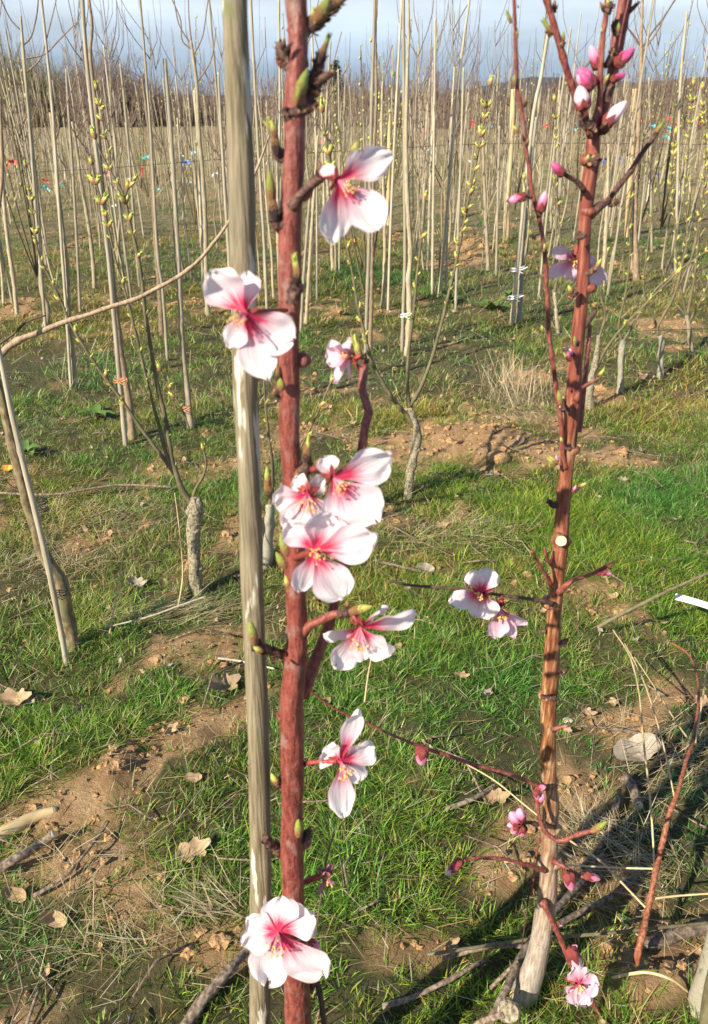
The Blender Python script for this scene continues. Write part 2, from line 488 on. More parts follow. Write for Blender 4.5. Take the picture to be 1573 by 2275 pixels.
m, nt, b = new_mat('nursery_ground')
a = nt.nodes.new('ShaderNodeAttribute'); a.attribute_name = 'bare'
t = nt.nodes.new('ShaderNodeTexCoord')
def gn(scale, det=5, r=.6):
    n = nt.nodes.new('ShaderNodeTexNoise'); n.inputs['Scale'].default_value = scale; n.inputs['Detail'].default_value = det; n.inputs['Roughness'].default_value = r
    nt.links.new(t.outputs['Object'], n.inputs['Vector']); return n.outputs['Fac']
g1 = gn(14); g2 = gn(75, 6, .7); g3 = gn(3)
so = ramp(nt, g1, [(.3, (.30, .17, .075)), (.5, (.52, .325, .155)), (.72, (.64, .44, .235))])
so = mix(nt, mrange(nt, g2, .3, .62, .0, .6), so, (.24, .14, .065))
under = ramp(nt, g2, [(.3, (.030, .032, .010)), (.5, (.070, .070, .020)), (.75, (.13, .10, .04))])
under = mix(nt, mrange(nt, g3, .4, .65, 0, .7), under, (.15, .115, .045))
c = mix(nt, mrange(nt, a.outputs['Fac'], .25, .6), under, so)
# far field: withered stubble, olive and red-brown
far = ramp(nt, gn(.8, 8, .7), [(.3, (.16, .17, .06)), (.5, (.27, .22, .11)), (.7, (.36, .225, .13))])
sp = nt.nodes.new('ShaderNodeSeparateXYZ'); nt.links.new(t.outputs['Object'], sp.inputs[0])
c = mix(nt, mrange(nt, sp.outputs['Y'], 5, 13), c, far)
nt.links.new(c, b.inputs['Base Color']); b.inputs['Roughness'].default_value = .95
bump(nt, b, gn(150, 6, .75), .012)
M['ground'] = m

def flat(name, c, rough=.6, tr=0):
    m, nt, b = new_mat(name)
    n = noise(nt, 40)
    cc = ramp(nt, n, [(.3, tuple(x * .8 for x in c)), (.7, tuple(min(1, x * 1.15) for x in c))])
    nt.links.new(cc, b.inputs['Base Color']); b.inputs['Roughness'].default_value = rough
    return m
TAGC = {'red': (.75, .08, .07), 'turquoise': (.10, .55, .60), 'blue': (.03, .12, .60), 'white': (.8, .82, .85), 'orange': (.8, .3, .03), 'yellow': (.8, .7, .05), 'pale blue': (.45, .70, .80)}
for k, v in TAGC.items(): M['tag_' + k] = flat('tag_' + k.replace(' ', '_'), v, .4)
M['tie'] = flat('black_tie', (.02, .02, .02))
M['wire'] = flat('wire', (.10, .09, .09), .5)
M['string'] = flat('orange_string', (.6, .25, .12))
M['hedge'] = flat('hedge_twigs', (.17, .125, .105), .9)
M['hedgegreen'] = flat('hedge_twigs_mossy', (.20, .19, .09), .9)
M['conifer'] = flat('conifer', (.022, .045, .022), .9)
M['hillm'] = flat('hill_heath', (.15, .11, .07), .95)
M['farwood'] = flat('far_woods', (.055, .06, .075), .95)
M['farhouse'] = flat('far_wall_white', (.8, .8, .78), .8)
M['farroof'] = flat('far_roof', (.2, .12, .1), .8)
M['deadleaf'] = bark('dead_leaf', [(.3, (.30, .19, .10)), (.6, (.45, .31, .18)), (.8, (.55, .42, .28))], 60, (1, 1, 1), rough=.7, rnd_by_obj=True)
M['greyleaf'] = bark('grey_dead_leaf', [(.3, (.20, .165, .12)), (.7, (.42, .355, .28))], 60, (1, 1, 1), rough=.7)
M['stone'] = bark('pale_stone', [(.3, (.35, .30, .24)), (.7, (.6, .55, .47))], 40, (1, 1, 1), rough=.9)
M['birch'] = bark('white_bark', [(.3, (.35, .35, .28)), (.5, (.30, .27, .20)), (.8, (.44, .41, .33))], 160, (1, 1, 1.4), rough=.8, blotch=(.15, .15, .08), bscale=90, bth=(.58, .7))
M['clod'] = bark('soil_clod', [(.3, (.22, .12, .052)), (.5, (.40, .235, .108)), (.75, (.52, .34, .17))], 160, (1, 1, 1), rough=.95, bd=.004)
M['label'] = flat('white_label', (.82, .84, .84), .4)
M['broadleaf'] = flat('weed_leaf', (.09, .17, .03), .5)

# ------------------------------------------------------------------ ground sheet
def big_mesh(name, V, quads, mat, attrs=None, smooth=True, tri=False):
    me = bpy.data.meshes.new(name)
    V = np.ascontiguousarray(V, np.float32); quads = np.ascontiguousarray(quads, np.int32)
    k = quads.shape[1]
    me.vertices.add(len(V)); me.vertices.foreach_set('co', V.ravel())
    me.loops.add(quads.size); me.loops.foreach_set('vertex_index', quads.ravel())
    me.polygons.add(len(quads))
    me.polygons.foreach_set('loop_start', np.arange(0, quads.size, k, dtype=np.int32))
    me.polygons.foreach_set('use_smooth', np.full(len(quads), smooth))
    for m_ in (mat if isinstance(mat, list) else [mat]): me.materials.append(m_)
    if attrs:
        for kk, v in attrs.items():
            v = np.ascontiguousarray(v, np.float32)
            if v.ndim == 2:
                a = me.attributes.new(kk, 'FLOAT_COLOR', 'POINT'); a.data.foreach_set('color', v.ravel())
            else:
                a = me.attributes.new(kk, 'FLOAT', 'POINT'); a.data.foreach_set('value', v)
    me.update(calc_edges=True)
    return me

NR, NC = 780, 640
tt = np.linspace(0, 1, NR)
Ys = -3 + 3.4 * tt + 900 * (np.exp(7.2 * np.clip(tt - .08, 0, 1)) - 1) / (math.exp(7.2 * .92) - 1)
ss = np.linspace(-1, 1, NC)
ss = .45 * ss + .55 * ss ** 3
X = ss[None, :] * (1.5 * (np.maximum(Ys, 0)[:, None]) + 5)
Y = np.repeat(Ys[:, None], NC, 1)
Z = gz(X, Y)
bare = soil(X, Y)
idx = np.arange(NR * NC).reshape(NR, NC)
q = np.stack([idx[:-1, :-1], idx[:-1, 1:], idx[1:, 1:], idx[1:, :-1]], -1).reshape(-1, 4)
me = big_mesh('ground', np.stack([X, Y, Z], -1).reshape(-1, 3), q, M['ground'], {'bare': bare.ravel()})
tag(link('ground', me), kind='structure')

# ------------------------------------------------------------------ grass, straw
rs = np.random.RandomState(4)
def scatter(n, y0, y1, power=1.0):
    """random ground places in the wedge in front of the camera, a little wider than the picture"""
    u = rs.rand(n)
    y = (y0 ** power + u * (y1 ** power - y0 ** power)) ** (1 / power)
    x = (rs.rand(n) * 2 - 1) * (.56 * y + .45)
    return x, y

def blades(cx, cy, L, Wd, lean, az, tint, droop=.5, lift=0.0):
    """curved blades of 3 segments: 7 vertices, quads + a degenerate-free tip made of a quad strip"""
    n = len(cx)
    cz = gz(cx, cy) - .003 + lift
    d = np.stack([np.cos(az), np.sin(az), np.zeros(n)], -1)
    tw = az + np.pi / 2 + rs.uniform(-.9, .9, n)
    s = np.stack([np.cos(tw), np.sin(tw), np.zeros(n)], -1)
    rows = []
    fr = [(0, 1.0), (.4, .9), (.75, .6), (1.0, .08)]
    for f, w in fr:
        out = np.sin(lean) * L * f + droop * L * f * f * .5
        h = np.cos(lean) * L * f * (1 - droop * f * .45)
        c = np.stack([cx, cy, cz], -1) + d * out[:, None] + np.array([0, 0, 1.0]) * h[:, None]
        rows.append(c - s * (Wd * w / 2)[:, None]); rows.append(c + s * (Wd * w / 2)[:, None])
    V = np.stack(rows, 1).reshape(-1, 3)
    b = np.arange(n)[:, None] * 8
    q = np.concatenate([b + np.array([[0, 1, 3, 2]]), b + np.array([[2, 3, 5, 4]]), b + np.array([[4, 5, 7, 6]])], 1).reshape(-1, 4)
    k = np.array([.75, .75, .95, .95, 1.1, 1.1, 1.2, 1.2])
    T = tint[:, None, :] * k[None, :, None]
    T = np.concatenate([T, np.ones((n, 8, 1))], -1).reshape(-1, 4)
    return V, q, T

def grass_tint(x, y, n, dry):
    g = np.array([[.062, .180, .020], [.105, .260, .025], [.165, .320, .032], [.250, .350, .050]])
    dr = np.array([[.38, .30, .11], [.52, .43, .22], [.30, .19, .08]])
    k = rs.randint(0, 4, n); t = g[k]
    k2 = rs.randint(0, 3, n)
    t = np.where((rs.rand(n) < dry)[:, None], dr[k2], t)
    # patches of yellow-green moss-like sward between the bluer tufts
    pn = fbm(x * 1.7, y * 1.7, 31, 3)
    t = t * (1 + (pn[:, None] - .5) * np.array([1.6, .3, -.5]))
    return np.clip(t * rs.uniform(.75, 1.25, (n, 1)), .01, .8)

def tufts(nt_, per, y0, y1, power, Ls, Ws, spread, thr):
    tx, ty = scatter(nt_, y0, y1, power)
    so = soil(tx, ty)
    keep = rs.rand(nt_) > np.clip(so * thr, 0, .985)
    tx, ty = tx[keep], ty[keep]
    lush = field(LUSH, tx, ty)
    size = rs.uniform(.4, 1.0, len(tx)) * (.62 + .6 * lush) * np.clip(.1 + 1.9 * fbm(tx * 3.3, ty * 3.3, 41, 3), .35, 1.7)
    cnt = np.maximum(3, (per * size * rs.uniform(.5, 1.4, len(tx)))).astype(int)
    i = np.repeat(np.arange(len(tx)), cnt); n = len(i)
    a = rs.uniform(0, 2 * np.pi, n); r = spread * size[i] * np.sqrt(rs.rand(n))
    x = tx[i] + np.cos(a) * r; y = ty[i] + np.sin(a) * r
    L = rs.uniform(Ls[0], Ls[1], n) * (size[i] + .15); W_ = rs.uniform(Ws[0], Ws[1], n)
    lean = np.clip(r / (spread) * .8 + rs.normal(.25, .25, n), 0, 1.35)
    a2 = a + rs.normal(0, .5, n)
    dry = np.clip(.14 + .35 * (fbm(tx * 2.5, ty * 2.5, 51, 2) - .4) * 2 - lush * .2 + .035 * ty, .04, .8)
    tint = grass_tint(x, y, n, dry[i])
    tuft_c = rs.uniform(.6, 1.5, (len(tx), 1))
    return blades(x, y, L, W_, lean, a2, np.clip(tint * tuft_c[i], 0, .8), rs.uniform(.2, .9, n))

def join(parts):
    Vs, Qs, Ts = [], [], []; o = 0
    for V, q_, T in parts:
        Vs.append(V); Qs.append(q_ + o); Ts.append(T); o += len(V)
    return np.concatenate(Vs), np.concatenate(Qs), np.concatenate(Ts)

G1 = tufts(30000, 27, .35, 3.2, 1.7, (.016, .055), (.0010, .0021), .030, 1.06)
G2 = tufts(22000, 17, 2.9, 8.0, 1.6, (.028, .085), (.0018, .004), .052, 1.0)
G3 = tufts(11000, 9, 7.5, 26, 1.3, (.05, .16), (.004, .010), .13, .9)
V_, Q_, T_ = join([G1, G2, G3])
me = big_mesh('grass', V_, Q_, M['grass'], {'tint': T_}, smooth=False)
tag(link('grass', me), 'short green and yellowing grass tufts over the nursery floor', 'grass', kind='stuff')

def straws(n, y0, y1, power, Ls, Ws, spots=None, lift=(.004, .03), upright=0):
    if spots:
        xs, ys, az = [], [], []
        for (px_, py_, rx, ry, cnt, a0, sp) in spots:
            x0, yy0 = plane(px_, py_); k = pxm(py_, yy0)
            y1_ = plane(px_, py_ - ry)[1]; y2_ = plane(px_, py_ + ry)[1]
            xs.append(x0 + rs.normal(0, .5, cnt) * rx * k); ys.append(yy0 + rs.normal(0, .5, cnt) * abs(y1_ - y2_) / 2)
            az.append(rs.normal(a0, sp, cnt))
        x = np.concatenate(xs); y = np.concatenate(ys); az = np.concatenate(az)
    else:
        x, y = scatter(n, y0, y1, power); az = rs.uniform(0, 2 * np.pi, n)
    n = len(x)
    c = np.array([[.52, .42, .24], [.62, .54, .36], [.36, .26, .14], [.46, .33, .15]])[rs.randint(0, 4, n)] * rs.uniform(.7, 1.2, (n, 1))
    lean = np.full(n, 1.35) + rs.normal(0, .12, n) if not upright else rs.uniform(.1, 1.1, n)
    return blades(x, y, rs.uniform(*Ls, n), rs.uniform(*Ws, n), lean, az, np.clip(c, 0, .85), rs.uniform(.0, .25, n), lift=rs.uniform(*lift, n))
S1 = straws(13000, .35, 4, 1.5, (.012, .055), (.0006, .0015))
S2 = straws(5000, 3.5, 14, 1.4, (.06, .22), (.0018, .004))
S3 = straws(0, 0, 0, 0, (.02, .085), (.0007, .0015), spots=[
    (380, 1370, 190, 30, 320, .25, .35), (200, 1150, 280, 80, 700, .3, 1.5), (100, 1250, 160, 40, 250, .1, 1.2), (1000, 1190, 260, 50, 350, .2, 1.4), (200, 1990, 260, 130, 160, .2, 2),  (700, 960, 300, 80, 400, .2, 1.5), (240, 2120, 190, 60, 110, 2.9, 1.0), (1150, 900, 80, 60, 420, 1.9, .45), (1350, 900, 170, 50, 260, .2, 1.2),
    (1480, 1700, 150, 130, 300, .3, .8), (1400, 1950, 160, 100, 260, 2.6, .8), (1000, 1200, 140, 40, 200, .1, .6), (1190, 930, 90, 40, 260, 2.3, .4),
    (480, 2040, 90, 50, 120, 2.8, .5), (900, 640, 200, 40, 160, .1, .6), (820, 860, 120, 40, 160, 2.9, .5), (330, 900, 200, 50, 140, 3, .5), (1300, 1850, 90, 50, 160, 1.2, .8)])
S4 = straws(0, 0, 0, 0, (.06, .2), (.0012, .0024), spots=[(1150, 870, 60, 30, 220, 1.7, .9), (1200, 640, 260, 50, 260, 1, 2), (250, 620, 300, 80, 200, 1, 3), (1480, 620, 120, 50, 200, 1, 2), (160, 860, 60, 30, 40, 1, 3)], upright=1)
S5 = straws(5200, 9, 45, 1.1, (.15, .6), (.006, .015), upright=1)
V_, Q_, T_ = join([S1, S2, S3, S4, S5])
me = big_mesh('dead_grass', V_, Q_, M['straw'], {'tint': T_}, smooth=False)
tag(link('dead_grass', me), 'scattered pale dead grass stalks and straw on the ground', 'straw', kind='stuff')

# soil clods
base_ico = None
import bmesh
def ico(sub):
    bm = bmesh.new(); bmesh.ops.create_icosphere(bm, subdivisions=sub, radius=1)
    V = np.array([v.co[:] for v in bm.verts]); Fc = np.array([[v.index for v in f.verts] for f in bm.faces]); bm.free()
    return V, Fc
IV, IF = ico(2)
def lumps(n, centers, sizes, squash=.7):
    Vs, Qs = [], []; o = 0
    for i in range(n):
        v = IV * (1 + 1.7 * (fbm(IV[:, 0] * 2.4 + i * 3.7, IV[:, 1] * 2.4 + IV[:, 2] * 3.1, 5, 3) - .5))[:, None]
        v = v * sizes[i] * np.array([rs.uniform(.7, 1.3), rs.uniform(.7, 1.3), squash])
        Vs.append(v + centers[i]); Qs.append(IF + o); o += len(v)
    return np.concatenate(Vs), np.concatenate(Qs)
cs, sz = [], []
x, y = scatter(75000, .35, 9, 1.5)
so = soil(x, y); k = rs.rand(len(x)) < np.clip((so - .22) * 1.4, 0, 1) * .9
x, y = x[k], y[k]
s_ = rs.gamma(1.0, .0021, len(x)) * (1 + .15 * y) + .002
s_ = np.clip(s_, .002, .013 + .003 * y)
zz = gz(x, y)
V_, Q_ = lumps(len(x), np.stack([x, y, zz + s_ * .15], -1), s_)
me = big_mesh('soil_crumbs', V_, Q_, M['clod'], smooth=False)
tag(link('soil_crumbs', me), 'crumbs and clods of orange brown soil on the bare patches', 'soil', kind='stuff')

# ------------------------------------------------------------------ buds and blossoms
def lathe_bud(kind):
    """bud along +Z, unit length, about .36 wide: overlapping scales or folded petals"""
    mb = MB()
    n, seg = 18, 24
    V, A = [], []
    for i in range(n):
        t = i / (n - 1)
        if kind == 'flower': r = .30 * math.sin(math.pi * min(1, t * .93 + .07)) ** .62 * (1 - .15 * t)
        elif kind == 'tip': r = .17 * (math.sin(math.pi * min(1, (t * .9 + .1))) ** .55) * (1.15 - .5 * t) + .02
        else: r = .22 * (math.sin(math.pi * min(1, (t * .9 + .1))) ** .7) * (1.1 - .35 * t)
        if i == n - 1: r = .012
        for j in range(seg):
            a = 2 * math.pi * j / seg
            if kind == 'flower': f = 1 + .17 * ((((a / 2.094 + t * .9) % 1) - .5)) + .05 * math.sin(7 * a - 3 * t)
            else: f = 1 + .13 * (((t * 4.2 + a / (2 * math.pi) * 2) % 1) - .5) + .06 * math.sin(3 * a)
            bend = .10 * t * t if kind != 'flower' else 0
            V.append((math.cos(a) * r * f + bend, math.sin(a) * r * f, t)); A.append(t)
    Fc = [(i * seg + j, i * seg + (j + 1) % seg, (i + 1) * seg + (j + 1) % seg, (i + 1) * seg + j) for i in range(n - 1) for j in range(seg)]
    Fc.append(tuple((n - 1) * seg + j for j in range(seg)))
    mb.add(V, Fc, 0, A)
    if kind == 'scale' or kind == 'tip':
        for i, f in enumerate(mb.F):
            t = (f[0] // seg) / n
            mb.M[i] = 1 if t < (.45 if kind == 'scale' else .38) + .12 * math.sin(f[0] * 1.7) else 0
    if kind == 'tip':     # little unfolding leaf points
        for k in range(4):
            a = k * 1.7; c, s = math.cos(a), math.sin(a)
            b0 = Vector((c * .10, s * .10, .55)); tip = Vector((c * .22, s * .22, 1.05 + .1 * (k % 2)))
            w = Vector((-s, c, 0)) * .06
            mb.add([b0 - w, b0 + w, (b0 + tip) / 2 + w * 1.1 + Vector((c, s, 0)) * .03, (b0 + tip) / 2 - w * 1.1 + Vector((c, s, 0)) * .03, tip], [(0, 1, 2, 3), (3, 2, 4)], 0, [.6, .6, .8, .8, 1])
    return mb
def bud_mesh(kind, mats):
    mb = lathe_bud(kind)
    return mesh_of(kind + '_bud', mb.V, mb.F, mats, mb.M, True, {'along': mb.A})
BM = {'pink': bud_mesh('flower', [M['budpink']]), 'white': bud_mesh('flower', [M['budwhite']]), 'dark': bud_mesh('flower', [M['buddark']]),
      'scale': bud_mesh('scale', [M['budgreen'], M['budbrown']]), 'pale': bud_mesh('scale', [M['leafbud'], M['budbrown']]),
      'tip': bud_mesh('tip', [M['budgreen'], M['budbrown']]), 'paletip': bud_mesh('tip', [M['leafbud'], M['budbrown']]),
      'brown': bud_mesh('scale', [M['budbrown'], M['scaly']]), 'darkbud': bud_mesh('scale', [M['scaly'], M['scaly']])}
# calyx: cup with five sepals around the lower half of a flower bud
def calyx_mesh(open_=0.0):
    V, Fc = [], []
    seg = 20; n = 8
    for i in range(n):
        t = i / (n - 1)
        for j in range(seg):
            a = 2 * math.pi * j / seg
            lobe = .5 + .5 * math.cos(5 * a)
            z = -.06 + t * (.20 + .36 * lobe)
            r = .09 + .225 * min(1, t * 2.2) ** .7 + open_ * t * t * .25
            if i == 0: r = .07
            V.append((math.cos(a) * r, math.sin(a) * r, z))
    Fc = [(i * seg + j, i * seg + (j + 1) % seg, (i + 1) * seg + (j + 1) % seg, (i + 1) * seg + j) for i in range(n - 1) for j in range(seg)]
    Fc.append(tuple(reversed(range(seg))))
    return mesh_of('calyx', [Vector(v) for v in V], Fc, [M['calyx']])
CALYX = calyx_mesh()

def put_bud(parent, kind, p0, p1, name=None, fat=1.0, label=None):
    """bud from world p0 to p1"""
    d = p1 - p0; L = d.length
    o = link(name or ('flower_bud' if kind in ('pink', 'white', 'dark') else 'leaf_bud'), BM[kind], parent, p0)
    o.rotation_mode = 'QUATERNION'
    q_ = d.to_track_quat('Z', 'Y') @ Quaternion((0, 0, 1), rnd.uniform(0, 6.28))
    o.rotation_quaternion = q_
    o.scale = (L * fat, L * fat, L)
    if kind in ('pink', 'white', 'dark'):
        c = bpy.data.objects.new('calyx', CALYX); COL.objects.link(c); c.parent = o
    if label: o['label'] = label
    return o

def petal(parent, center, tip, width, nrm, cup=.25, name='petal', mat='petal', seed=0, back=.0, ruff=1.0):
    """one petal: narrow claw at the centre, broad ruffled blade, notched tip, cupped along the normal"""
    rr = random.Random(seed)
    d = tip - center; L = d.length; d.normalize()
    n = (nrm - d * nrm.dot(d))
    if n.length < 1e-4: n = d.orthogonal()
    n.normalize(); s = d.cross(n)
    NU, NV = 24, 17
    V, A, AC = [], [], []
    ph = rr.random() * 6.28; notch = rr.uniform(.02, .10); tw = rr.uniform(-.25, .25); asym = rr.uniform(-.12, .12)
    cv = rr.uniform(-.10, .16); ef = rr.uniform(2.2, 3.4)
    for i in range(NU):
        u = math.sin(i / (NU - 1) * math.pi / 2) ** .9 if True else 0
        um = .60
        if u < um:
            q_ = u / um; wprof = .11 + .89 * (q_ * q_ * (3 - 2 * q_)) ** 1.15
        else:
            wprof = math.sqrt(max(0, 1 - ((u - um) / (1 - um)) ** 2 * .975))
        for j in range(NV):
            v = j / (NV - 1) * 2 - 1
            # round the end off
            uu = u * (1 - .05 * abs(v) ** 2.2 * u ** 3) - notch * math.exp(-(v * 4.5) ** 2) * u ** 8
            uu += ruff * (.030 * math.sin(v * 6 + ph) + .016 * math.sin(v * 15 + ph * 3)) * u ** 5
            x_ = v * wprof * width / 2 * (1 + asym * v) * (1 + ruff * .05 * math.sin(u * 17 + (3 if v > 0 else 0) + ph) * abs(v) * u)
            bow = math.sin(u * math.pi * .72) * (1 - u * back)
            z_ = cup * width * (v * v * .55 * min(1, u * 1.6)) - cv * L * bow * 0.9 + ruff * .035 * width * math.sin(v * ef + u * 5 + ph) * u * u
            z_ += ruff * .085 * width * math.sin(v * 7.5 + ph * 2 + u * 3) * u ** 3 * abs(v) ** .5
            z_ -= .04 * width * math.exp(-(v * 4) ** 2) * u
            z_ += ruff * .035 * width * math.sin(u * 13 + v * 3 + ph) * u * (.3 + abs(v))
            ang = tw * u
            p = center + d * (uu * L) + s * (x_ * math.cos(ang)) + n * (z_ + x_ * math.sin(ang) - .10 * L * back * u ** 3)
            V.append(p); A.append(uu + .14 * abs(v) * (1 - u)); AC.append(v)
    Fc = [(i * NV + j, i * NV + j + 1, (i + 1) * NV + j + 1, (i + 1) * NV + j) for i in range(NU - 1) for j in range(NV - 1)]
    o = ORI[parent.name]
    me = mesh_of(name, [v - o for v in V], Fc, [M[mat]], None, True, {'along': A, 'across': AC})
    return link(name, me, parent, o)

def blossom(tree, c, Yd, facing, tips, seed, mat='petal', stam=22, stlen=38, stdir=None, name='blossom', label=None, stem=None, cupk=.25, ruff=1.0, sdark=0):
    """c: pixel centre, Yd: metres ahead, facing: rough world vector the flower looks along; tips: (px, py, dY, width_px[, name])"""
    rr = random.Random(seed)
    C0 = P(c[0], c[1], Yd); k = pxm(c[1], Yd)
    fv = Vector(facing).normalized()
    mb = MB()
    # cup (hypanthium) behind the centre, with sepals
    q_ = fv.to_track_quat('Z', 'Y')
    for v, f in ((CALYX.vertices, CALYX.polygons),):
        VV = [C0 + q_ @ (Vector((a.co.x * 34 * k * 1.0, a.co.y * 34 * k * 1.0, (a.co.z - .46) * 40 * k))) for a in v]
        mb.add(VV, [tuple(p.vertices) for p in f])
    # five sepals spreading behind the petals
    for a in range(5):
        an = a * 1.2566 + .4
        dd = q_ @ Vector((math.cos(an), math.sin(an), -.35)); w = q_ @ Vector((-math.sin(an), math.cos(an), 0))
        b0 = C0 - fv * 4 * k + dd * 6 * k
        mb.add([b0 - w * 6 * k, b0 + w * 6 * k, b0 + dd * 15 * k + w * 5 * k, b0 + dd * 15 * k - w * 5 * k, b0 + dd * 24 * k], [(0, 1, 2, 3), (3, 2, 4)])
    if stem:
        pts = [(P(a[0], a[1], a[2]), a[3] * .36 * pxm(a[1], a[2])) for a in stem]
        tube_geo(mb, pts, 10, seed=seed, rough=.35, fr=2, step=.002)
    bl = mb.build(name, [M['calyx']], tree, C0)
    if label: bl['label'] = label
    for i, tp in enumerate(tips):
        T = P(tp[0], tp[1], Yd + tp[2])
        petal(bl, C0, T, tp[3] * k * 1.12, fv, cupk * rr.uniform(.5, 1.4), seed=seed * 17 + i, mat=mat, back=rr.uniform(.1, .7), ruff=ruff)
    # stamens
    if stam:
        sb = MB()
        for i in range(stam):
            an = rr.uniform(0, 6.28); sp = rr.uniform(.05, .62)
            d = (fv + (q_ @ Vector((math.cos(an), math.sin(an), 0))) * sp)
            if stdir: d += Vector(stdir) * .6
            d.normalize()
            L = stlen * k * rr.uniform(.55, 1.05)
            p0 = C0 - fv * 3 * k; p1 = p0 + d * L * .55 + fv * L * .05; p2 = p0 + d * L
            r_ = .75 * k
            n0 = len(sb.V)
            tube_geo(sb, [(p0, r_), (p1, r_), (p2, r_ * .8)], 4, sm=False, rough=0, cap=False)
            for kk in range(n0, len(sb.V)): sb.A[kk] = [0.1, .6, 1.0][(kk - n0) // 4]
            # anther
            w = d.orthogonal().normalized()
            an_V, an_F = [], []
            for vv in IV12: an_V.append(p2 + (w * vv[0] + d.cross(w) * vv[1]) * 2.3 * k + d * vv[2] * 3.4 * k)
            sb.add(an_V, IF12, 1)
        sb.build('stamens', [M['filament'], M['anther']], bl, C0, attr='along')
    return bl
_v, _f = ico(1)
IV12 = [tuple(v) for v in _v]; IF12 = [tuple(int(i) for i in f) for f in _f]

def branch(tree, pts, Y0, Y1=None, name='branch', mat='redshoot', seed=0, nodes=None, rough=.10, seg=10, label=None):
    """pts: (px, py, width_px) in the photograph; Y0..Y1 metres ahead"""
    if Y1 is None: Y1 = Y0
    n = len(pts); out = []
    for i, p in enumerate(pts):
        Yv = Y0 + (Y1 - Y0) * i / (n - 1)
        out.append((P(p[0], p[1], Yv), p[2] / 2 * pxm(p[1], Yv)))
    mb = MB()
    tube_geo(mb, out, seg, seed=seed, rough=rough, nodes=nodes)
    o = mb.build(name, [M[mat]], tree)
    if label: o['label'] = label
    return o

def scaly(tree, pts, Y0, Y1=None, seed=0, name='spur', green=None):
    """short rough fruiting spur: knobbly stem wrapped in overlapping bud scales"""
    if Y1 is None: Y1 = Y0
    rr = random.Random(seed); n = len(pts); out = []
    for i, p in enumerate(pts):
        Yv = Y0 + (Y1 - Y0) * i / max(1, n - 1)
        out.append((P(p[0], p[1], Yv), p[2] / 2 * pxm(p[1], Yv)))
    mb = MB()
    tube_geo(mb, out, 12, step=out[0][1] * .35, seed=seed, rough=.32, fr=2.5)
    cc = catmull(out, out[0][1] * .45)
    for i in range(1, len(cc)):
        c, r = cc[i]; t = (cc[i][0] - cc[i - 1][0]).normalized()
        for k in range(4):
            u = Quaternion(t, rr.uniform(0, 6.28)) @ t.orthogonal().normalized(); w = t.cross(u)
            b0 = c + u * r * .85; L = r * rr.uniform(.5, 1.1); sw = r * rr.uniform(.35, .6)
            up = (t * .8 + u * rr.uniform(.15, .7)).normalized()
            mb.add([b0 - w * sw, b0 + w * sw, b0 + up * L * .6 + w * sw * .8 + u * r * .08, b0 + up * L * .6 - w * sw * .8 + u * r * .08, b0 + up * L],
                   [(0, 1, 2, 3), (3, 2, 4)], rr.choice([0, 0, 0, 1]))
    return mb.build(name, [M['scaly'], M['budbrown']], tree, smooth=False)

def B(tree, kind, a, b, Yv, fat=1.0, name=None, label=None, dY=0.0):
    return put_bud(tree, kind, P(a[0], a[1], Yv), P(b[0], b[1], Yv + dY), name, fat, label)

# ------------------------------------------------------------------ the weathered stake
YS = .55
stake_px = [(519, -160, 56), (522, 0, 57), (525, 100, 55), (530, 250, 56), (536, 400, 56), (540, 560, 55), (543, 700, 55), (546, 850, 56), (552, 1000, 52), (557, 1150, 50), (561, 1300, 50),
            (567, 1450, 50), (573, 1600, 51), (577, 1750, 50), (580, 1900, 48), (580, 2050, 47), (578, 2200, 47), (577, 2290, 47)]
out = []
for i, (a, b_, w) in enumerate(stake_px):
    Yv = YS - .035 * i / 17
    out.append((P(a, b_, Yv), w / 2 * pxm(b_, Yv)))
last, prev = out[-1], out[-3]
dz = (last[0] - prev[0]); dz = dz / -dz.z
zb = float(gz(last[0].x, last[0].y)) - .04
out.append((last[0] + dz * (last[0].z - zb), last[1]))
mb = MB(); tube_geo(mb, out, 28, step=.006, seed=5, rough=.10, fr=.45)
def knob(mb, cx_, cy_, Yv, r_, fy=.95, fz=.75, m=0, rr_=.35):
    cp = P(cx_, cy_, Yv); k = pxm(cy_, Yv) * r_
    mb.add([cp + Vector((v[0] * k * (1 + rr_ * (float(vn(v[0] * 2 + cx_, v[1] * 2 + v[2] * 3, 5)) - .5)), v[1] * k * fy, v[2] * k * fz)) for v in IV], [tuple(int(i) for i in f) for f in IF], m)
for cx_, cy_, r_ in [(547, 858, 29), (562, 1335, 26), (574, 1690, 26), (533, 330, 28), (580, 2010, 24)]:
    knob(mb, cx_, cy_, YS - .035 * cy_ / 2275, r_, .98, .55)
base = out[-1][0].copy()
stake = empty('wooden_stake', base, 'thick weathered wooden stake with pale peeled patches, just left of the nearest red stem', 'stake')
mb.build('pole', [M['stake']], stake)

# ------------------------------------------------------------------ the near peach tree
YT = .52
tr_px = [(655, -150, 50), (657, 0, 49), (663, 60, 46), (662, 110, 46), (656, 200, 46), (655, 300, 45), (651, 400, 48), (646, 500, 52), (644, 600, 52), (643, 700, 46), (641, 780, 46), (644, 870, 44),
         (643, 950, 45), (649, 1050, 45), (652, 1150, 47), (655, 1250, 48), (657, 1330, 46), (659, 1400, 44), (655, 1480, 49), (648, 1560, 53), (648, 1640, 52), (650, 1720, 49), (650, 1800, 47), (649, 1900, 49),
         (651, 2000, 47), (655, 2100, 51), (659, 2200, 55), (663, 2290, 56)]
out = []
for i, (a, b_, w) in enumerate(tr_px):
    Yv = YT - .03 * i / 27
    out.append((P(a, b_, Yv), w / 2 * pxm(b_, Yv)))
last, prev = out[-1], out[-3]
dz = (last[0] - prev[0]); dz = dz / -dz.z
zb = float(gz(last[0].x, last[0].y)) - .04
out.append((last[0] + dz * (last[0].z - zb), last[1] * 1.15))
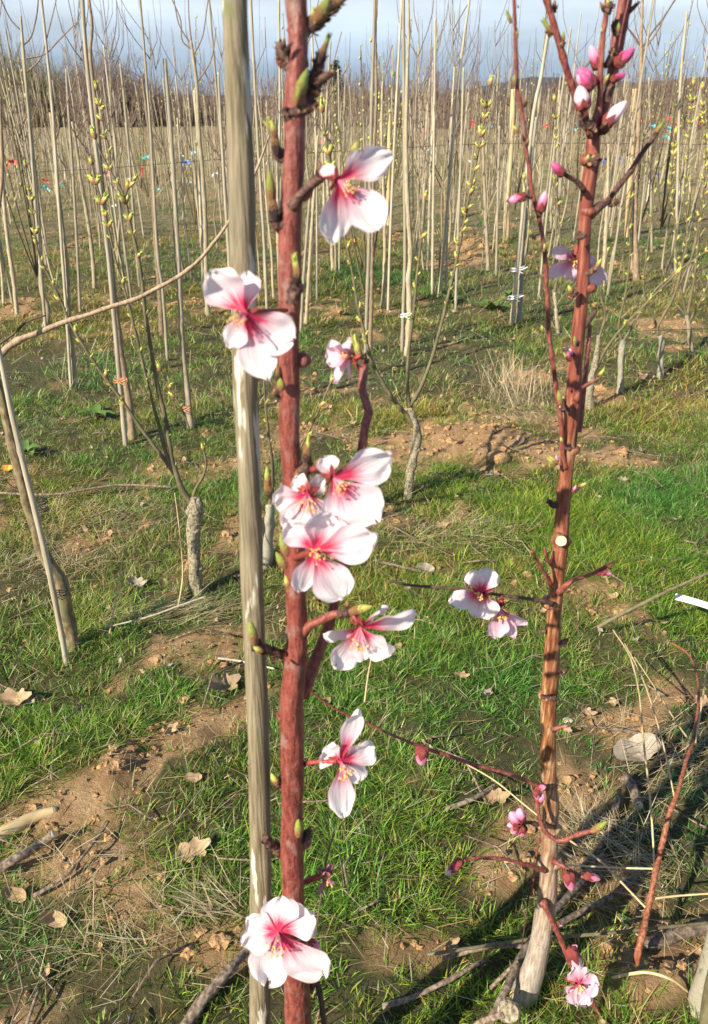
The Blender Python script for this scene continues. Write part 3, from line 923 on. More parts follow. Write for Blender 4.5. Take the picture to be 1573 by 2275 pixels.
near = empty('peach_tree', out[-1][0], 'nearest peach tree, red stem with large open pink white blossoms beside the weathered stake', 'tree')
mb = MB(); tube_geo(mb, out, 28, step=.006, seed=8, rough=.09, fr=.8)
# bud collars on the stem
for (cx_, cy_, r_, sx) in [(655, 238, 30, 1), (664, 66, 27, 1), (650, 640, 27, .8), (634, 870, 24, 1), (668, 430, 27, .9), (630, 500, 28, 1), (660, 1400, 26, 1), (640, 1590, 28, .9), (665, 1865, 27, .9), (640, 1740, 26, 1), (650, 1455, 26, 1), (672, 800, 22, 1), (640, 1245, 27, 1), (655, 2150, 28, .9), (636, 135, 24, 1), (625, 345, 20, 1)]:
    cp = P(cx_, cy_, YT - .02 * cy_ / 2275); k = pxm(cy_, YT) * r_
    VV = []
    for v in IV:
        f = 1 + .35 * (float(vn(v[0] * 2 + cx_, v[1] * 2 + v[2] * 3, 5)) - .5)
        VV.append(cp + Vector((v[0] * k * f * .98, v[1] * k * f * .95, v[2] * k * f * .75 * sx)))
    mb.add(VV, [tuple(int(i) for i in f) for f in IF])
mb.build('trunk', [M['red']], near)

S = scaly
S(near, [(668, 62, 36), (690, 58, 34), (712, 38, 33), (735, 15, 32), (765, -12, 26)], YT, seed=1)
B(near, 'scale', (700, 48), (738, -2), YT - .012, 1.25); B(near, 'paletip', (692, 45), (700, 15), YT - .012, 1.0); B(near, 'brown', (722, 22), (765, -8), YT - .012, 1.0)
S(near, [(645, 148, 30), (632, 128, 28), (625, 108, 26), (620, 94, 16)], YT - .004, seed=2)
B(near, 'brown', (626, 112), (633, 84), YT - .01); B(near, 'darkbud', (630, 118), (652, 92), YT - .012, .7)
S(near, [(676, 222, 36), (696, 196, 34), (704, 165, 30), (706, 140, 26), (716, 122, 22)], YT + .004, seed=3)
S(near, [(700, 190, 22), (722, 172, 18), (742, 160, 10)], YT, seed=31)
B(near, 'brown', (708, 142), (728, 92), YT, .9); B(near, 'tip', (718, 118), (733, 72), YT, .75); B(near, 'paletip', (684, 150), (683, 128), YT, .7)
B(near, 'scale', (655, 234), (684, 152), YT - .026, .85)
B(near, 'scale', (657, 236), (668, 190), YT - .034, .8)
S(near, [(630, 248, 16), (648, 252, 20), (668, 248, 20), (690, 238, 17), (708, 231, 8)], YT - .022, seed=4)
S(near, [(632, 238, 14), (634, 252, 16), (640, 266, 12)], YT - .024, seed=41)
S(near, [(630, 355, 20), (620, 348, 18), (614, 330, 16)], YT - .006, seed=5)
B(near, 'brown', (616, 345), (608, 290), YT - .01, .95); B(near, 'pale', (611, 305), (602, 268), YT - .012, .95); B(near, 'paletip', (606, 285), (594, 258), YT - .012, .9)
B(near, 'paletip', (604, 290), (585, 268), YT - .012, .6)
S(near, [(632, 500, 28), (618, 498, 30), (610, 482, 20)], YT - .01, seed=6)
B(near, 'brown', (612, 490), (600, 430), YT - .014, .95); B(near, 'scale', (605, 455), (594, 378), YT - .014, .75)
branch(near, [(650, 462, 26), (668, 436, 22), (688, 415, 20), (706, 398, 20), (722, 386, 20)], YT - .018, YT - .03, mat='scaly', seed=21, rough=.3)
S(near, [(692, 410, 22), (706, 397, 22), (718, 384, 16)], YT - .025, seed=61)
B(near, 'brown', (706, 392), (712, 362), YT - .03, 1.2); B(near, 'pale', (783, 350), (792, 314), YT - .02, 1.2)
S(near, [(650, 662, 28), (654, 645, 30), (657, 628, 24)], YT - .022, seed=7)
B(near, 'brown', (655, 632), (662, 590), YT - .028, 1.1); B(near, 'paletip', (661, 612), (652, 562), YT - .028, .85)
S(near, [(655, 800, 26), (674, 800, 24), (688, 798, 12)], YT, seed=71)
S(near, [(632, 880, 30), (622, 866, 26), (616, 850, 18)], YT - .012, seed=72)
B(near, 'scale', (626, 868), (624, 838), YT - .024, 1.5); B(near, 'brown', (618, 850), (618, 812), YT - .018, .9); B(near, 'brown', (614, 882), (604, 868), YT - .018, 1.2)
S(near, [(665, 1062, 30), (676, 1040, 28), (684, 1020, 18)], YT - .022, seed=73)
B(near, 'brown', (682, 1028), (684, 985), YT - .026, 1.05); B(near, 'paletip', (683, 1008), (688, 966), YT - .026, .7)
B(near, 'brown', (700, 1050), (716, 1018), YT - .03, 1.2); B(near, 'brown', (668, 1070), (655, 1045), YT - .03, 1.2)
branch(near, [(640, 1118, 14), (615, 1112, 13), (600, 1098, 12)], YT - .01, YT - .012, mat='scaly', seed=22, rough=.3)
B(near, 'brown', (603, 1108), (592, 1068), YT - .012, 1.0); B(near, 'pale', (597, 1085), (590, 1035), YT - .012, .65)
B(near, 'scale', (640, 1235), (626, 1185), YT - .02, 1.05); B(near, 'scale', (636, 1262), (616, 1226), YT - .02, 1.1); S(near, [(648, 1262, 28), (636, 1240, 26), (628, 1222, 18)], YT - .016, seed=8)
B(near, 'pale', (642, 1308), (632, 1280), YT - .022, .9)
S(near, [(658, 1468, 20), (630, 1456, 20), (600, 1446, 20), (575, 1438, 22), (566, 1420, 16)], YT - .012, YT - .035, seed=9)
B(near, 'scale', (566, 1432), (556, 1380), YT - .042, .8); B(near, 'pale', (584, 1448), (562, 1436), YT - .04, 1.3); B(near, 'brown', (600, 1460), (625, 1475), YT - .04, .6)
S(near, [(640, 1600, 22), (634, 1588, 22), (628, 1575, 12)], YT - .02, seed=91)
B(near, 'pale', (648, 1604), (652, 1580), YT - .028, 1.3)
S(near, [(640, 1748, 24), (624, 1742, 24), (612, 1734, 16)], YT - .02, seed=92)
B(near, 'pale', (616, 1742), (606, 1718), YT - .024, 1.2)
S(near, [(655, 1872, 26), (662, 1862, 24), (664, 1850, 18)], YT - .026, seed=93)
B(near, 'scale', (663, 1858), (666, 1816), YT - .032, .9); S(near, [(670, 1862, 18), (682, 1855, 18), (686, 1846, 12)], YT - .02, seed=94)
S(near, [(632, 1898, 26), (614, 1885, 22), (600, 1874, 20), (589, 1862, 14)], YT - .018, YT - .03, seed=95)
S(near, [(648, 662, 18), (646, 672, 20)], YT - .024, seed=96)
# side branch behind, rising from the fork at 1490
branch(near, [(672, 1545, 34), (690, 1490, 30), (712, 1440, 24), (732, 1385, 22), (746, 1330, 20), (760, 1270, 21), (775, 1210, 20), (790, 1120, 20), (800, 1040, 20), (806, 985, 20), (812, 943, 19), (819, 914, 20), (808, 880, 18), (804, 860, 19), (808, 830, 20), (806, 805, 22)],
       YT - .005, YT + .05, mat='redshoot', seed=24, rough=.14, seg=14)
S(near, [(806, 822, 26), (806, 805, 26), (802, 790, 18)], YT + .05, seed=97)
S(near, [(818, 922, 18), (826, 914, 12)], YT + .045, seed=98)
B(near, 'paletip', (802, 800), (784, 742), YT + .048, .7)
blossom(near, (778, 792), YT + .05, (-.85, -.25, .2), [(734, 758, .0, 62), (744, 848, .006, 62), (772, 752, .01, 50), (724, 802, .0, 58), (770, 838, .014, 44)], 88, stam=8, stlen=24, mat='petalpink',
        stem=[(806, 806, YT + .05, 12), (794, 798, YT + .05, 12), (784, 794, YT + .05, 13)], label='half closed blossom seen from behind at the top of the side branch')
# crossing twig at 1360
branch(near, [(668, 1408, 26), (690, 1388, 22), (716, 1375, 20), (745, 1366, 19), (775, 1362, 18)], YT - .02, YT - .035, mat='redshoot', seed=25, rough=.35)
S(near, [(752, 1368, 20), (772, 1360, 22), (790, 1362, 18)], YT - .035, seed=99)
B(near, 'pale', (776, 1360), (826, 1342), YT - .04, .95); B(near, 'brown', (768, 1352), (775, 1335), YT - .04, 1.3)
# the open blossoms
YB = YT - .045
blossom(near, (752, 402), YB, (.45, -.75, -.15), [(874, 345, .0, 66), (846, 512, -.006, 82), (737, 540, -.004, 78), (800, 336, .018, 40), (716, 372, .012, 34)], 1, stam=26, stlen=52, stdir=(.5, 0, -.35),
        stem=[(714, 388, YT - .03, 20), (730, 392, YB + .008, 20), (744, 398, YB + .003, 18)], label='uppermost open blossom, hanging to the right of the stem')
blossom(near, (545, 697), YB - .02, (-.15, -.85, .05), [(462, 606, -.002, 92), (548, 604, .012, 62), (656, 758, .0, 88), (592, 846, -.004, 82), (505, 772, .0, 52)], 2, stam=30, stlen=54, stdir=(-.45, 0, -.25),
        stem=[(636, 690, YT - .02, 14), (600, 690, YB, 13), (560, 694, YB - .015, 14)], label='blossom in front of the stake, upper left')
blossom(near, (684, 1098), YB + .004, (-.1, -.9, -.15), [(608, 1122, -.002, 72), (640, 1186, -.008, 66), (652, 1062, .008, 50), (712, 1158, -.004, 66), (722, 1062, .01, 46)], 3, mat='petal', stam=26, stlen=50, stdir=(.2, 0, -.35),
        stem=[(660, 1070, YT - .02, 18), (672, 1078, YB + .012, 18), (680, 1090, YB + .006, 16)])
blossom(near, (742, 1062), YB - .016, (.35, -.85, -.1), [(868, 1004, .0, 90), (838, 1160, -.004, 104), (736, 1168, -.012, 40), (716, 1016, .01, 48), (792, 1166, .004, 70)], 4, mat='petal', stam=22, stlen=46, stdir=(.2, 0, -.45),
        stem=[(690, 1045, YT - .02, 18), (712, 1040, YB, 17), (732, 1052, YB - .01, 16)], label='large blossom of the middle cluster with one broad shaded petal')
blossom(near, (697, 1222), YB - .028, (.15, -.95, .05), [(738, 1140, .004, 104), (838, 1192, -.002, 84), (764, 1332, -.004, 84), (668, 1318, .0, 58), (638, 1160, .002, 62)], 5, stam=32, stlen=44, stdir=(.1, 0, .1),
        stem=[(655, 1240, YT - .02, 18), (676, 1232, YB - .015, 18), (690, 1226, YB - .022, 16)], label='blossom facing the camera, lowest of the middle cluster')
blossom(near, (800, 1394), YB - .002, (-.05, -.75, -.45), [(926, 1366, .0, 88), (872, 1450, -.010, 94), (746, 1488, -.008, 70), (720, 1416, .0, 62), (862, 1350, .016, 74), (808, 1470, -.004, 56)], 6, stam=24, stlen=54, stdir=(0, 0, -.5),
        stem=[(775, 1362, YT - .035, 14), (788, 1372, YB + .006, 14), (796, 1386, YB + .002, 14)], label='blossom under the crossing twig, spread to the right')
blossom(near, (758, 1692), YB + .01, (.25, -.9, -.1), [(802, 1586, .004, 44), (718, 1664, .006, 76), (830, 1656, .004, 86), (766, 1824, -.004, 56), (800, 1742, .004, 56)], 7, stam=22, stlen=46, stdir=(.3, 0, -.3),
        stem=[(662, 1702, YT - .015, 16), (690, 1694, YB + .02, 15), (725, 1692, YB + .014, 14), (748, 1692, YB + .01, 14)], label='narrow petalled blossom on a short stalk right of the stem')
blossom(near, (618, 2070), YB - .03, (-.05, -.85, .25), [(622, 1994, .008, 76), (548, 2040, .004, 66), (536, 2106, -.004, 66), (590, 2200, -.006, 86), (720, 2166, -.004, 96), (698, 2036, .004, 84)], 8, stam=26, stlen=58, stdir=(-.1, -.1, -.7), mat='petal',
        stem=[(650, 2090, YT - .03, 16), (640, 2080, YB - .01, 16), (628, 2074, YB - .02, 15)], label='lowest open blossom, in front of both stake and stem', cupk=.15)
blossom(near, (728, 1948), YT - .01, (.1, -.5, -.8), [(733, 1920, 0, 18), (738, 1968, .0, 20), (712, 1990, .0, 22), (722, 1935, -.004, 20)], 9, stam=7, stlen=26, stdir=(.3, 0, -.8), mat='withered',
        stem=[(672, 1962, YT - .01, 16), (700, 1950, YT - .01, 18), (722, 1944, YT - .01, 18)], name='blossom', label='small withered dark blossom low on the right of the stem')
branch(near, [(668, 2120, 16), (692, 2140, 13), (704, 2180, 14), (712, 2220, 13), (722, 2290, 12)], YT - .01, YT - .015, name='twig', mat='dark', seed=28, rough=.3)
S(near, [(700, 2170, 18), (690, 2200, 14)], YT - .012, seed=100)
B(near, 'pink', (686, 2090), (712, 2105), YT - .03, .8); B(near, 'white', (690, 2060), (700, 2080), YT - .03, .8)
# pale leaning stalk of the same tree hanging behind
branch(near, [(742, 1852, 4), (726, 1905, 5), (718, 1960, 5), (706, 2040, 4), (700, 2090, 3)], YT + .01, YT + .01, name='twig', mat='shoot', seed=29, rough=.2)

# ------------------------------------------------------------------ the second peach tree (right)
basept = G(1128, 2262)
YR = basept.y + .03
rp = [(1318, 292, 33), (1315, 360, 35), (1308, 405, 35), (1303, 455, 32), (1298, 520, 30), (1296, 600, 30), (1289, 700, 30), (1278, 800, 34), (1273, 900, 36), (1263, 1000, 32), (1254, 1090, 34), (1249, 1150, 34), (1247, 1205, 38), (1240, 1260, 34),
      (1236, 1310, 34), (1229, 1400, 36), (1223, 1500, 38), (1218, 1600, 37), (1219, 1700, 36), (1224, 1790, 37), (1221, 1880, 39), (1218, 1960, 43), (1212, 2020, 46), (1202, 2090, 48), (1187, 2150, 52), (1168, 2200, 60), (1152, 2250, 70), (1143, 2300, 78)]
out = []
for i, (a, b_, w) in enumerate(rp):
    Yv = YR
    out.append((P(a, b_, Yv), w * .47 * pxm(b_, Yv)))
out[-1][0].z = min(out[-1][0].z, basept.z - .01)
second = empty('peach_tree', (out[-1][0].x, out[-1][0].y, 0), 'second peach tree at right, orange brown trunk paling to grey at its foot', 'tree')
mb = MB(); tube_geo(mb, list(reversed(out)), 26, step=.008, seed=14, rough=.08, fr=.7)
for (cx_, cy_, r_) in [(1247, 1202, 23), (1222, 1338, 22), (1216, 1545, 21), (1222, 1738, 22), (1228, 1840, 20), (1215, 1920, 23), (1232, 1915, 20), (1214, 2003, 21), (1206, 2060, 20), (1304, 470, 20), (1306, 355, 20), (1262, 905, 19), (1270, 1000, 18), (1296, 520, 17), (1310, 640, 16), (1252, 1090, 18), (1136, 2252, 50), (1175, 2196, 28)]:
    cp = P(cx_, cy_, YR); k = pxm(cy_, YR) * r_
    mb.add([cp + Vector((v[0] * k * (1 + .35 * (float(vn(v[0] * 2 + cx_, v[1] * 2 + v[2] * 3, 5)) - .5)), v[1] * k * .9, v[2] * k * .75)) for v in IV], [tuple(int(i) for i in f) for f in IF])
mb.build('trunk', [M['aging']], second)
# pruning cuts
def disc(tree, px_, py_, Yv, r, nrm, name='pruning_cut', mats=('aging', 'cut'), thick=.010):
    mb = MB(); c = P(px_, py_, Yv); n = Vector(nrm).normalized(); k = pxm(py_, Yv) * r
    tube_geo(mb, [(c - n * thick, k * 1.25), (c - n * thick * .3, k * 1.18), (c, k)], 18, sm=False, rough=.05, capm=1)
    return mb.build(name, [M[mats[0]], M[mats[1]]], tree, smooth=False)
disc(second, 1247, 1202, YR - .025, 12, (.0, -.9, .25))
disc(second, 1131, 2250, YR - .055, 21, (-.15, -.7, .6), mats=('grey', 'grey'))

br = lambda pts, dy0=0.0, dy1=0.0, **kw: branch(second, [(a, b_, w * .9) for a, b_, w in pts], YR + dy0, YR + dy1, **{'nodes': .021, **kw})
br([(1316, 305, 22), (1326, 262, 19), (1332, 215, 15), (1334, 165, 14), (1337, 120, 13), (1341, 70, 13), (1347, 30, 13), (1350, -30, 12)], -.012, -.02, mat='redshoot', seed=31, nodes=.03, name='branch')
br([(1322, 300, 24), (1336, 255, 22), (1352, 205, 22), (1360, 155, 21), (1365, 100, 20), (1376, 40, 20), (1390, -30, 19)], 0, .0, mat='redshoot', seed=32, nodes=.035)
br([(1345, 230, 16), (1362, 175, 16), (1374, 130, 15), (1386, 70, 14), (1397, 10, 14), (1402, -30, 13)], .01, .012, mat='redshoot', seed=33, nodes=.035)
br([(1312, 300, 22), (1294, 245, 20), (1276, 205, 18), (1260, 160, 17), (1246, 110, 17), (1232, 60, 17), (1212, -10, 16), (1205, -40, 15)], -.004, -.02, mat='redshoot', seed=34, nodes=.04)
br([(1398, 28, 10), (1410, 14, 9), (1421, 4, 6)], .01, .01, mat='scaly', seed=35, rough=.3)
br([(1310, 480, 26), (1330, 460, 18), (1350, 447, 16), (1370, 420, 14), (1388, 397, 13), (1404, 378, 13), (1420, 350, 12), (1434, 330, 12), (1448, 312, 12), (1460, 290, 9)], 0, .02, mat='scaly', seed=36, rough=.22, nodes=.02)
B(second, 'tip', (1455, 300), (1474, 266), YR + .02, .9, name='leaf_bud'); S(second, [(1352, 455, 14), (1366, 450, 14), (1375, 446, 8)], YR + .006, seed=110)
br([(1298, 424, 18), (1284, 405, 12), (1266, 395, 11), (1248, 382, 11)], -.01, -.02, mat='scaly', seed=37, rough=.3)
B(second, 'dark', (1252, 388), (1224, 360), YR - .02, .85)
S(second, [(1297, 262, 22), (1304, 275, 24), (1318, 285, 22)], YR - .02, seed=111)
S(second, [(1304, 352, 22), (1318, 356, 26), (1332, 352, 16)], YR - .008, seed=112); B(second, 'pale', (1303, 362), (1307, 342), YR - .025, 1.1)
S(second, [(1330, 295, 14), (1342, 292, 14), (1352, 288, 7)], YR - .004, seed=113)
# pink buds of the crown
B(second, 'dark', (1316, 196), (1284, 152), YR - .016, 1.25, label='large fuchsia flower bud'); B(second, 'dark', (1304, 198), (1306, 156), YR - .020, 1.0); B(second, 'pink', (1300, 196), (1282, 166), YR - .022, .9); B(second, 'dark', (1312, 198), (1290, 160), YR - .026, .85)
B(second, 'white', (1298, 244), (1287, 190), YR - .028, 1.15, label='opening white pink flower bud'); B(second, 'brown', (1296, 258), (1280, 246), YR - .028, 1.3)
B(second, 'pink', (1330, 152), (1312, 100), YR - .012, .85)
B(second, 'dark', (1368, 145), (1410, 108), YR - .012, .95); B(second, 'pink', (1372, 140), (1412, 107), YR - .006, .6)
B(second, 'white', (1338, 282), (1393, 224), YR - .016, .72, label='elongated pale pink flower bud'); B(second, 'brown', (1334, 286), (1352, 270), YR - .022, 1.1)
B(second, 'dark', (1358, 178), (1390, 164), YR - .012, .9); B(second, 'pale', (1342, 188), (1352, 163), YR - .02, .8)
B(second, 'darkbud', (1342, 150), (1362, 128), YR - .012, 1.2); S(second, [(1350, 150, 22), (1358, 130, 22), (1366, 112, 14)], YR - .008, seed=115)
S(second, [(1345, 226, 18), (1352, 205, 18), (1362, 188, 12)], YR - .01, seed=116); S(second, [(1372, 78, 14), (1366, 58, 14), (1370, 44, 10)], YR - .01, seed=117)
B(second, 'scale', (1374, 72), (1376, 50), YR - .02, 1.1); B(second, 'pale', (1336, 76), (1338, 62), YR - .025, 1.2)
S(second, [(1345, 28, 20), (1352, 16, 22), (1362, 10, 12)], YR - .018, seed=118); B(second, 'pale', (1350, 16), (1352, -4), YR - .026, 1.1); B(second, 'brown', (1342, 26), (1334, 2), YR - .02, .8)
for a, b_, kd, ft in [((1226, 72), (1205, 42), 'tip', .8), ((1250, 96), (1252, 68), 'scale', .9), ((1258, 192), (1257, 180), 'pale', 1.3), ((1230, 24), (1232, 0), 'brown', 1.0)]:
    B(second, kd, a, b_, YR - .014, ft)
S(second, [(1226, 80, 12), (1218, 68, 12)], YR - .012, seed=119); S(second, [(1248, 104, 12), (1252, 92, 13)], YR - .016, seed=120); S(second, [(1230, 28, 10), (1234, 12, 10)], YR - .01, seed=121)
# long left shoot
br([(1256, 1040, 14), (1250, 1005, 13), (1248, 950, 12), (1238, 880, 12), (1229, 810, 11), (1220, 745, 12), (1217, 680, 11), (1213, 600, 11), (1208, 545, 11), (1198, 485, 11), (1183, 430, 11), (1175, 370, 10), (1167, 320, 11), (1160, 250, 10), (1149, 195, 11), (1147, 140, 10), (1145, 90, 10), (1144, 40, 9), (1140, -30, 9)],
   -.005, -.035, mat='redshoot', seed=41, nodes=.045, name='branch')
YG = YR - .03
for a, b_, kd, ft in [((1136, 52), (1124, 22), 'tip', .8), ((1146, 90), (1147, 52), 'pale', .8), ((1144, 190), (1142, 166), 'scale', 1.0), ((1165, 240), (1170, 212), 'brown', .8), ((1152, 296), (1140, 276), 'pale', .9), ((1170, 328), (1172, 305), 'brown', 1.0),
                      ((1190, 532), (1174, 512), 'pale', .8), ((1208, 560), (1212, 540), 'pale', .8), ((1206, 738), (1202, 722), 'pale', .9), ((1152, 18), (1150, 10), 'brown', 1), ((1222, 832), (1220, 822), 'pale', 1.2), ((1246, 900), (1240, 868), 'scale', .8), ((1236, 790), (1236, 772), 'scale', .8), ((1250, 985), (1244, 970), 'pale', 1), ((1240, 1030), (1218, 1012), 'pale', .7)]:
    B(second, kd, a, b_, YG - .002, ft)
br([(1182, 440, 8), (1170, 436, 8), (1162, 436, 8)], -.028, -.03, mat='scaly', seed=42, rough=.3); B(second, 'pink', (1168, 436), (1124, 448), YG - .004, .75); B(second, 'pale', (1172, 428), (1172, 412), YG - .004, .8)
B(second, 'pink', (1200, 470), (1212, 424), YG - .006, .8); S(second, [(1196, 478, 12), (1202, 466, 12)], YG - .004, seed=122)
for (a, b_) in [((1255, 905), (1248, 888)), ((1240, 898), (1252, 905)), ((1262, 915), (1252, 900))]:
    S(second, [(a[0], a[1], 12), (b_[0], b_[1], 12)], YR - .02, seed=a[0])
# right shoots
br([(1286, 960, 14), (1290, 930, 13), (1296, 880, 12), (1302, 820, 12), (1307, 770, 11), (1311, 722, 9)], .012, .035, mat='redshoot', seed=43, nodes=.03)
br([(1294, 730, 14), (1310, 710, 12), (1325, 688, 10)], .02, .035, mat='dark', seed=44, rough=.3)
br([(1280, 890, 15), (1290, 866, 12), (1306, 854, 11), (1328, 842, 9)], -.012, -.015, mat='redshoot', seed=45, rough=.2)
B(second, 'pale', (1326, 844), (1344, 818), YR - .015, .75); B(second, 'pale', (1308, 852), (1322, 850), YR - .02, .8); B(second, 'brown', (1326, 838), (1336, 832), YR - .02, .8)
S(second, [(1276, 1092, 12), (1284, 1082, 11)], YR - .012, seed=123); B(second, 'pale', (1282, 1084), (1304, 1072), YR - .012, .8); B(second, 'pink', (1272, 1094), (1280, 1078), YR - .014, .6)
S(second, [(1240, 1120, 14), (1228, 1122, 15), (1218, 1112, 8)], YR - .012, seed=124)
S(second, [(1284, 646, 16), (1270, 654, 16), (1264, 664, 8)], YR - .012, seed=125); B(second, 'pale', (1270, 652), (1264, 632), YR - .014, 1.3)
S(second, [(1303, 612, 12), (1318, 600, 12), (1324, 592, 10)], YR - .014, seed=126); B(second, 'pale', (1322, 600), (1336, 572), YR - .016, .7)
S(second, [(1277, 768, 16), (1280, 758, 16)], YR - .022, seed=127); B(second, 'scale', (1277, 768), (1278, 745), YR - .03, .9)
B(second, 'pale', (1262, 800), (1250, 782), YR - .02, .6); B(second, 'pink', (1266, 802), (1258, 768), YR - .018, .5); B(second, 'white', (1270, 792), (1266, 774), YR - .01, .7)
S(second, [(1262, 1000, 15), (1266, 992, 14)], YR - .024, seed=128)
B(second, 'pale', (1234, 1036), (1216, 1014), YR - .015, .7); B(second, 'pink', (1238, 1032), (1236, 1010), YR - .012, .5)
blossom(second, (1278, 574), YR + .012, (-.25, -.8, -.2), [(1226, 554, 0, 28), (1212, 614, 0, 28), (1272, 624, -.004, 46), (1342, 628, .01, 42), (1322, 588, .012, 30)], 21, stam=14, stlen=26, mat='petalpink', label='pink blossom half hidden behind the upper trunk',
        stem=[(1290, 566, YR + .01, 10), (1282, 570, YR + .012, 10)])
# lower twigs
br([(1224, 1300, 12), (1216, 1282, 10), (1203, 1262, 9), (1190, 1240, 8), (1181, 1224, 9)], -.012, -.03, mat='redshoot', seed=46, rough=.2)
br([(1224, 1255, 10), (1215, 1238, 8), (1209, 1216, 8)], -.012, -.015, mat='redshoot', seed=47, rough=.2)
br([(1240, 1318, 18), (1256, 1302, 13), (1278, 1288, 9), (1300, 1280, 8), (1322, 1272, 9), (1340, 1262, 10), (1360, 1252, 9)], -.01, -.03, mat='redshoot', seed=48, rough=.2)
B(second, 'dark', (1326, 1274), (1356, 1272), YR - .03, .6); B(second, 'pink', (1340, 1270), (1360, 1276), YR - .032, .8); B(second, 'darkbud', (1350, 1256), (1368, 1244), YR - .03, .6)
br([(1226, 1342, 16), (1212, 1336, 11), (1164, 1329, 9), (1106, 1321, 8), (1038, 1310, 8), (973, 1305, 8), (910, 1300, 7), (866, 1290, 6)], -.012, -.03, mat='dark', seed=49, rough=.15, nodes=.03)
YL = YR - .035
blossom(second, (1068, 1318), YL, (-.35, -.85, .15), [(1050, 1266, .006, 42), (1092, 1264, .008, 46), (998, 1338, 0, 42), (1092, 1374, -.004, 46), (1052, 1372, 0, 34)], 22, stam=16, stlen=24, label='white pink blossom on the long left twig, beside the pinker one',
        stem=[(1090, 1320, YR - .022, 8), (1078, 1320, YL + .004, 8)])
blossom(second, (1112, 1352), YL + .008, (.1, -.7, -.5), [(1170, 1388, .004, 38), (1144, 1422, 0, 28), (1104, 1418, -.004, 44), (1082, 1410, 0, 18), (1070, 1372, .008, 26)], 23, stam=14, stlen=32, stdir=(.1, 0, -.7), mat='petalpink', label='pinker blossom hanging under the long left twig',
        stem=[(1116, 1324, YR - .022, 9), (1114, 1338, YL + .006, 12)])
S(second, [(1240, 1430, 12), (1252, 1428, 14), (1258, 1420, 8)], YR - .012, seed=129); S(second, [(1240, 1492, 12), (1252, 1492, 12), (1262, 1482, 5)], YR - .004, seed=130); S(second, [(1212, 1402, 10), (1202, 1404, 8)], YR - .004, seed=131)
br([(1226, 1622, 14), (1240, 1617, 10), (1252, 1614, 9), (1264, 1612, 8)], -.014, -.02, mat='redshoot', seed=50, rough=.25); B(second, 'brown', (1258, 1608), (1266, 1602), YR - .02, .9)
S(second, [(1202, 1548, 10), (1220, 1550, 14), (1234, 1548, 10)], YR - .022, seed=132)
S(second, [(1304, 518, 8), (1290, 524, 16), (1282, 518, 8)], YR - .018, seed=133)
br([(1216, 1752, 16), (1190, 1744, 10), (1140, 1722, 9), (1060, 1700, 9), (1000, 1680, 9), (930, 1657, 8), (870, 1632, 7), (800, 1600, 7), (740, 1572, 6), (688, 1535, 5)], -.01, -.06, mat='redshoot', seed=51, rough=.15, nodes=.04)
B(second, 'pink', (938, 1662), (936, 1700), YR - .045, 1.0); B(second, 'pink', (944, 1664), (930, 1690), YR - .045, .7); B(second, 'brown', (945, 1666), (950, 1676), YR - .045, .8)
br([(1214, 1748, 14), (1198, 1750, 12), (1194, 1780, 10), (1197, 1810, 10), (1206, 1838, 11), (1222, 1858, 11), (1248, 1868, 12), (1278, 1856, 11), (1306, 1848, 11), (1320, 1846, 10)], -.016, -.05, mat='redshoot', seed=52, rough=.18)
B(second, 'scale', (1314, 1848), (1350, 1828), YR - .05, .9)
B(second, 'pink', (1192, 1752), (1214, 1748), YR - .03, 1.2); B(second, 'pink', (1194, 1780), (1208, 1764), YR - .032, 1.4); B(second, 'pink', (1190, 1758), (1196, 1776), YR - .034, 1.0)
br([(1230, 1838, 12), (1206, 1833, 9), (1180, 1828, 9), (1158, 1828, 10)], -.01, -.03, mat='dark', seed=53, rough=.2)
for a, b_ in [((1152, 1828), (1134, 1804)), ((1156, 1822), (1156, 1796)), ((1150, 1836), (1136, 1852)), ((1156, 1838), (1162, 1858)), ((1148, 1832), (1126, 1834)), ((1146, 1830), (1140, 1850))]:
    B(second, 'pink', a, b_, YR - .034, 1.15)
B(second, 'brown', (1166, 1834), (1170, 1852), YR - .03, .9); B(second, 'darkbud', (1130, 1832), (1116, 1832), YR - .03, .8)
br([(1210, 1934, 14), (1192, 1928, 10), (1164, 1919, 9), (1118, 1909, 9), (1070, 1906, 8), (1030, 1911, 8)], -.012, -.04, mat='redshoot', seed=54, rough=.2, nodes=.03)
B(second, 'dark', (1024, 1912), (1000, 1934), YR - .042, .9); B(second, 'white', (1010, 1926), (990, 1944), YR - .044, .8)
br([(1228, 1912, 16), (1240, 1918, 10), (1259, 1929, 9), (1290, 1946, 9), (1306, 1950, 8)], -.018, -.04, mat='redshoot', seed=55, rough=.2)
B(second, 'pink', (1262, 1940), (1270, 1978), YR - .042, .8); B(second, 'brown', (1262, 1934), (1264, 1950), YR - .042, 1.0); B(second, 'pink', (1300, 1944), (1334, 1954), YR - .04, .8); B(second, 'brown', (1290, 1938), (1306, 1942), YR - .04, .9)
br([(1206, 2002, 20), (1214, 2018, 14), (1228, 2048, 13), (1242, 2078, 13), (1256, 2114, 13), (1272, 2150, 13), (1295, 2190, 12), (1320, 2232, 11), (1350, 2285, 10)], -.016, -.03, mat='redshoot', seed=56, rough=.2)
B(second, 'pink', (1264, 2120), (1282, 2100), YR - .04, .9); B(second, 'white', (1268, 2110), (1290, 2156), YR - .045, .6); B(second, 'white', (1240, 2050), (1250, 2058), YR - .02, .7)
blossom(second, (1286, 2186), YR - .055, (.1, -.9, .3), [(1330, 2190, .0, 46), (1276, 2148, .004, 44), (1284, 2240, -.004, 48), (1264, 2210, .0, 38), (1318, 2166, .006, 34), (1306, 2238, 0, 36)], 24, stam=12, stlen=22, mat='petalpink', label='pink blossom near the tree foot', stem=[(1276, 2160, YR - .03, 9), (1282, 2176, YR - .045, 9)])
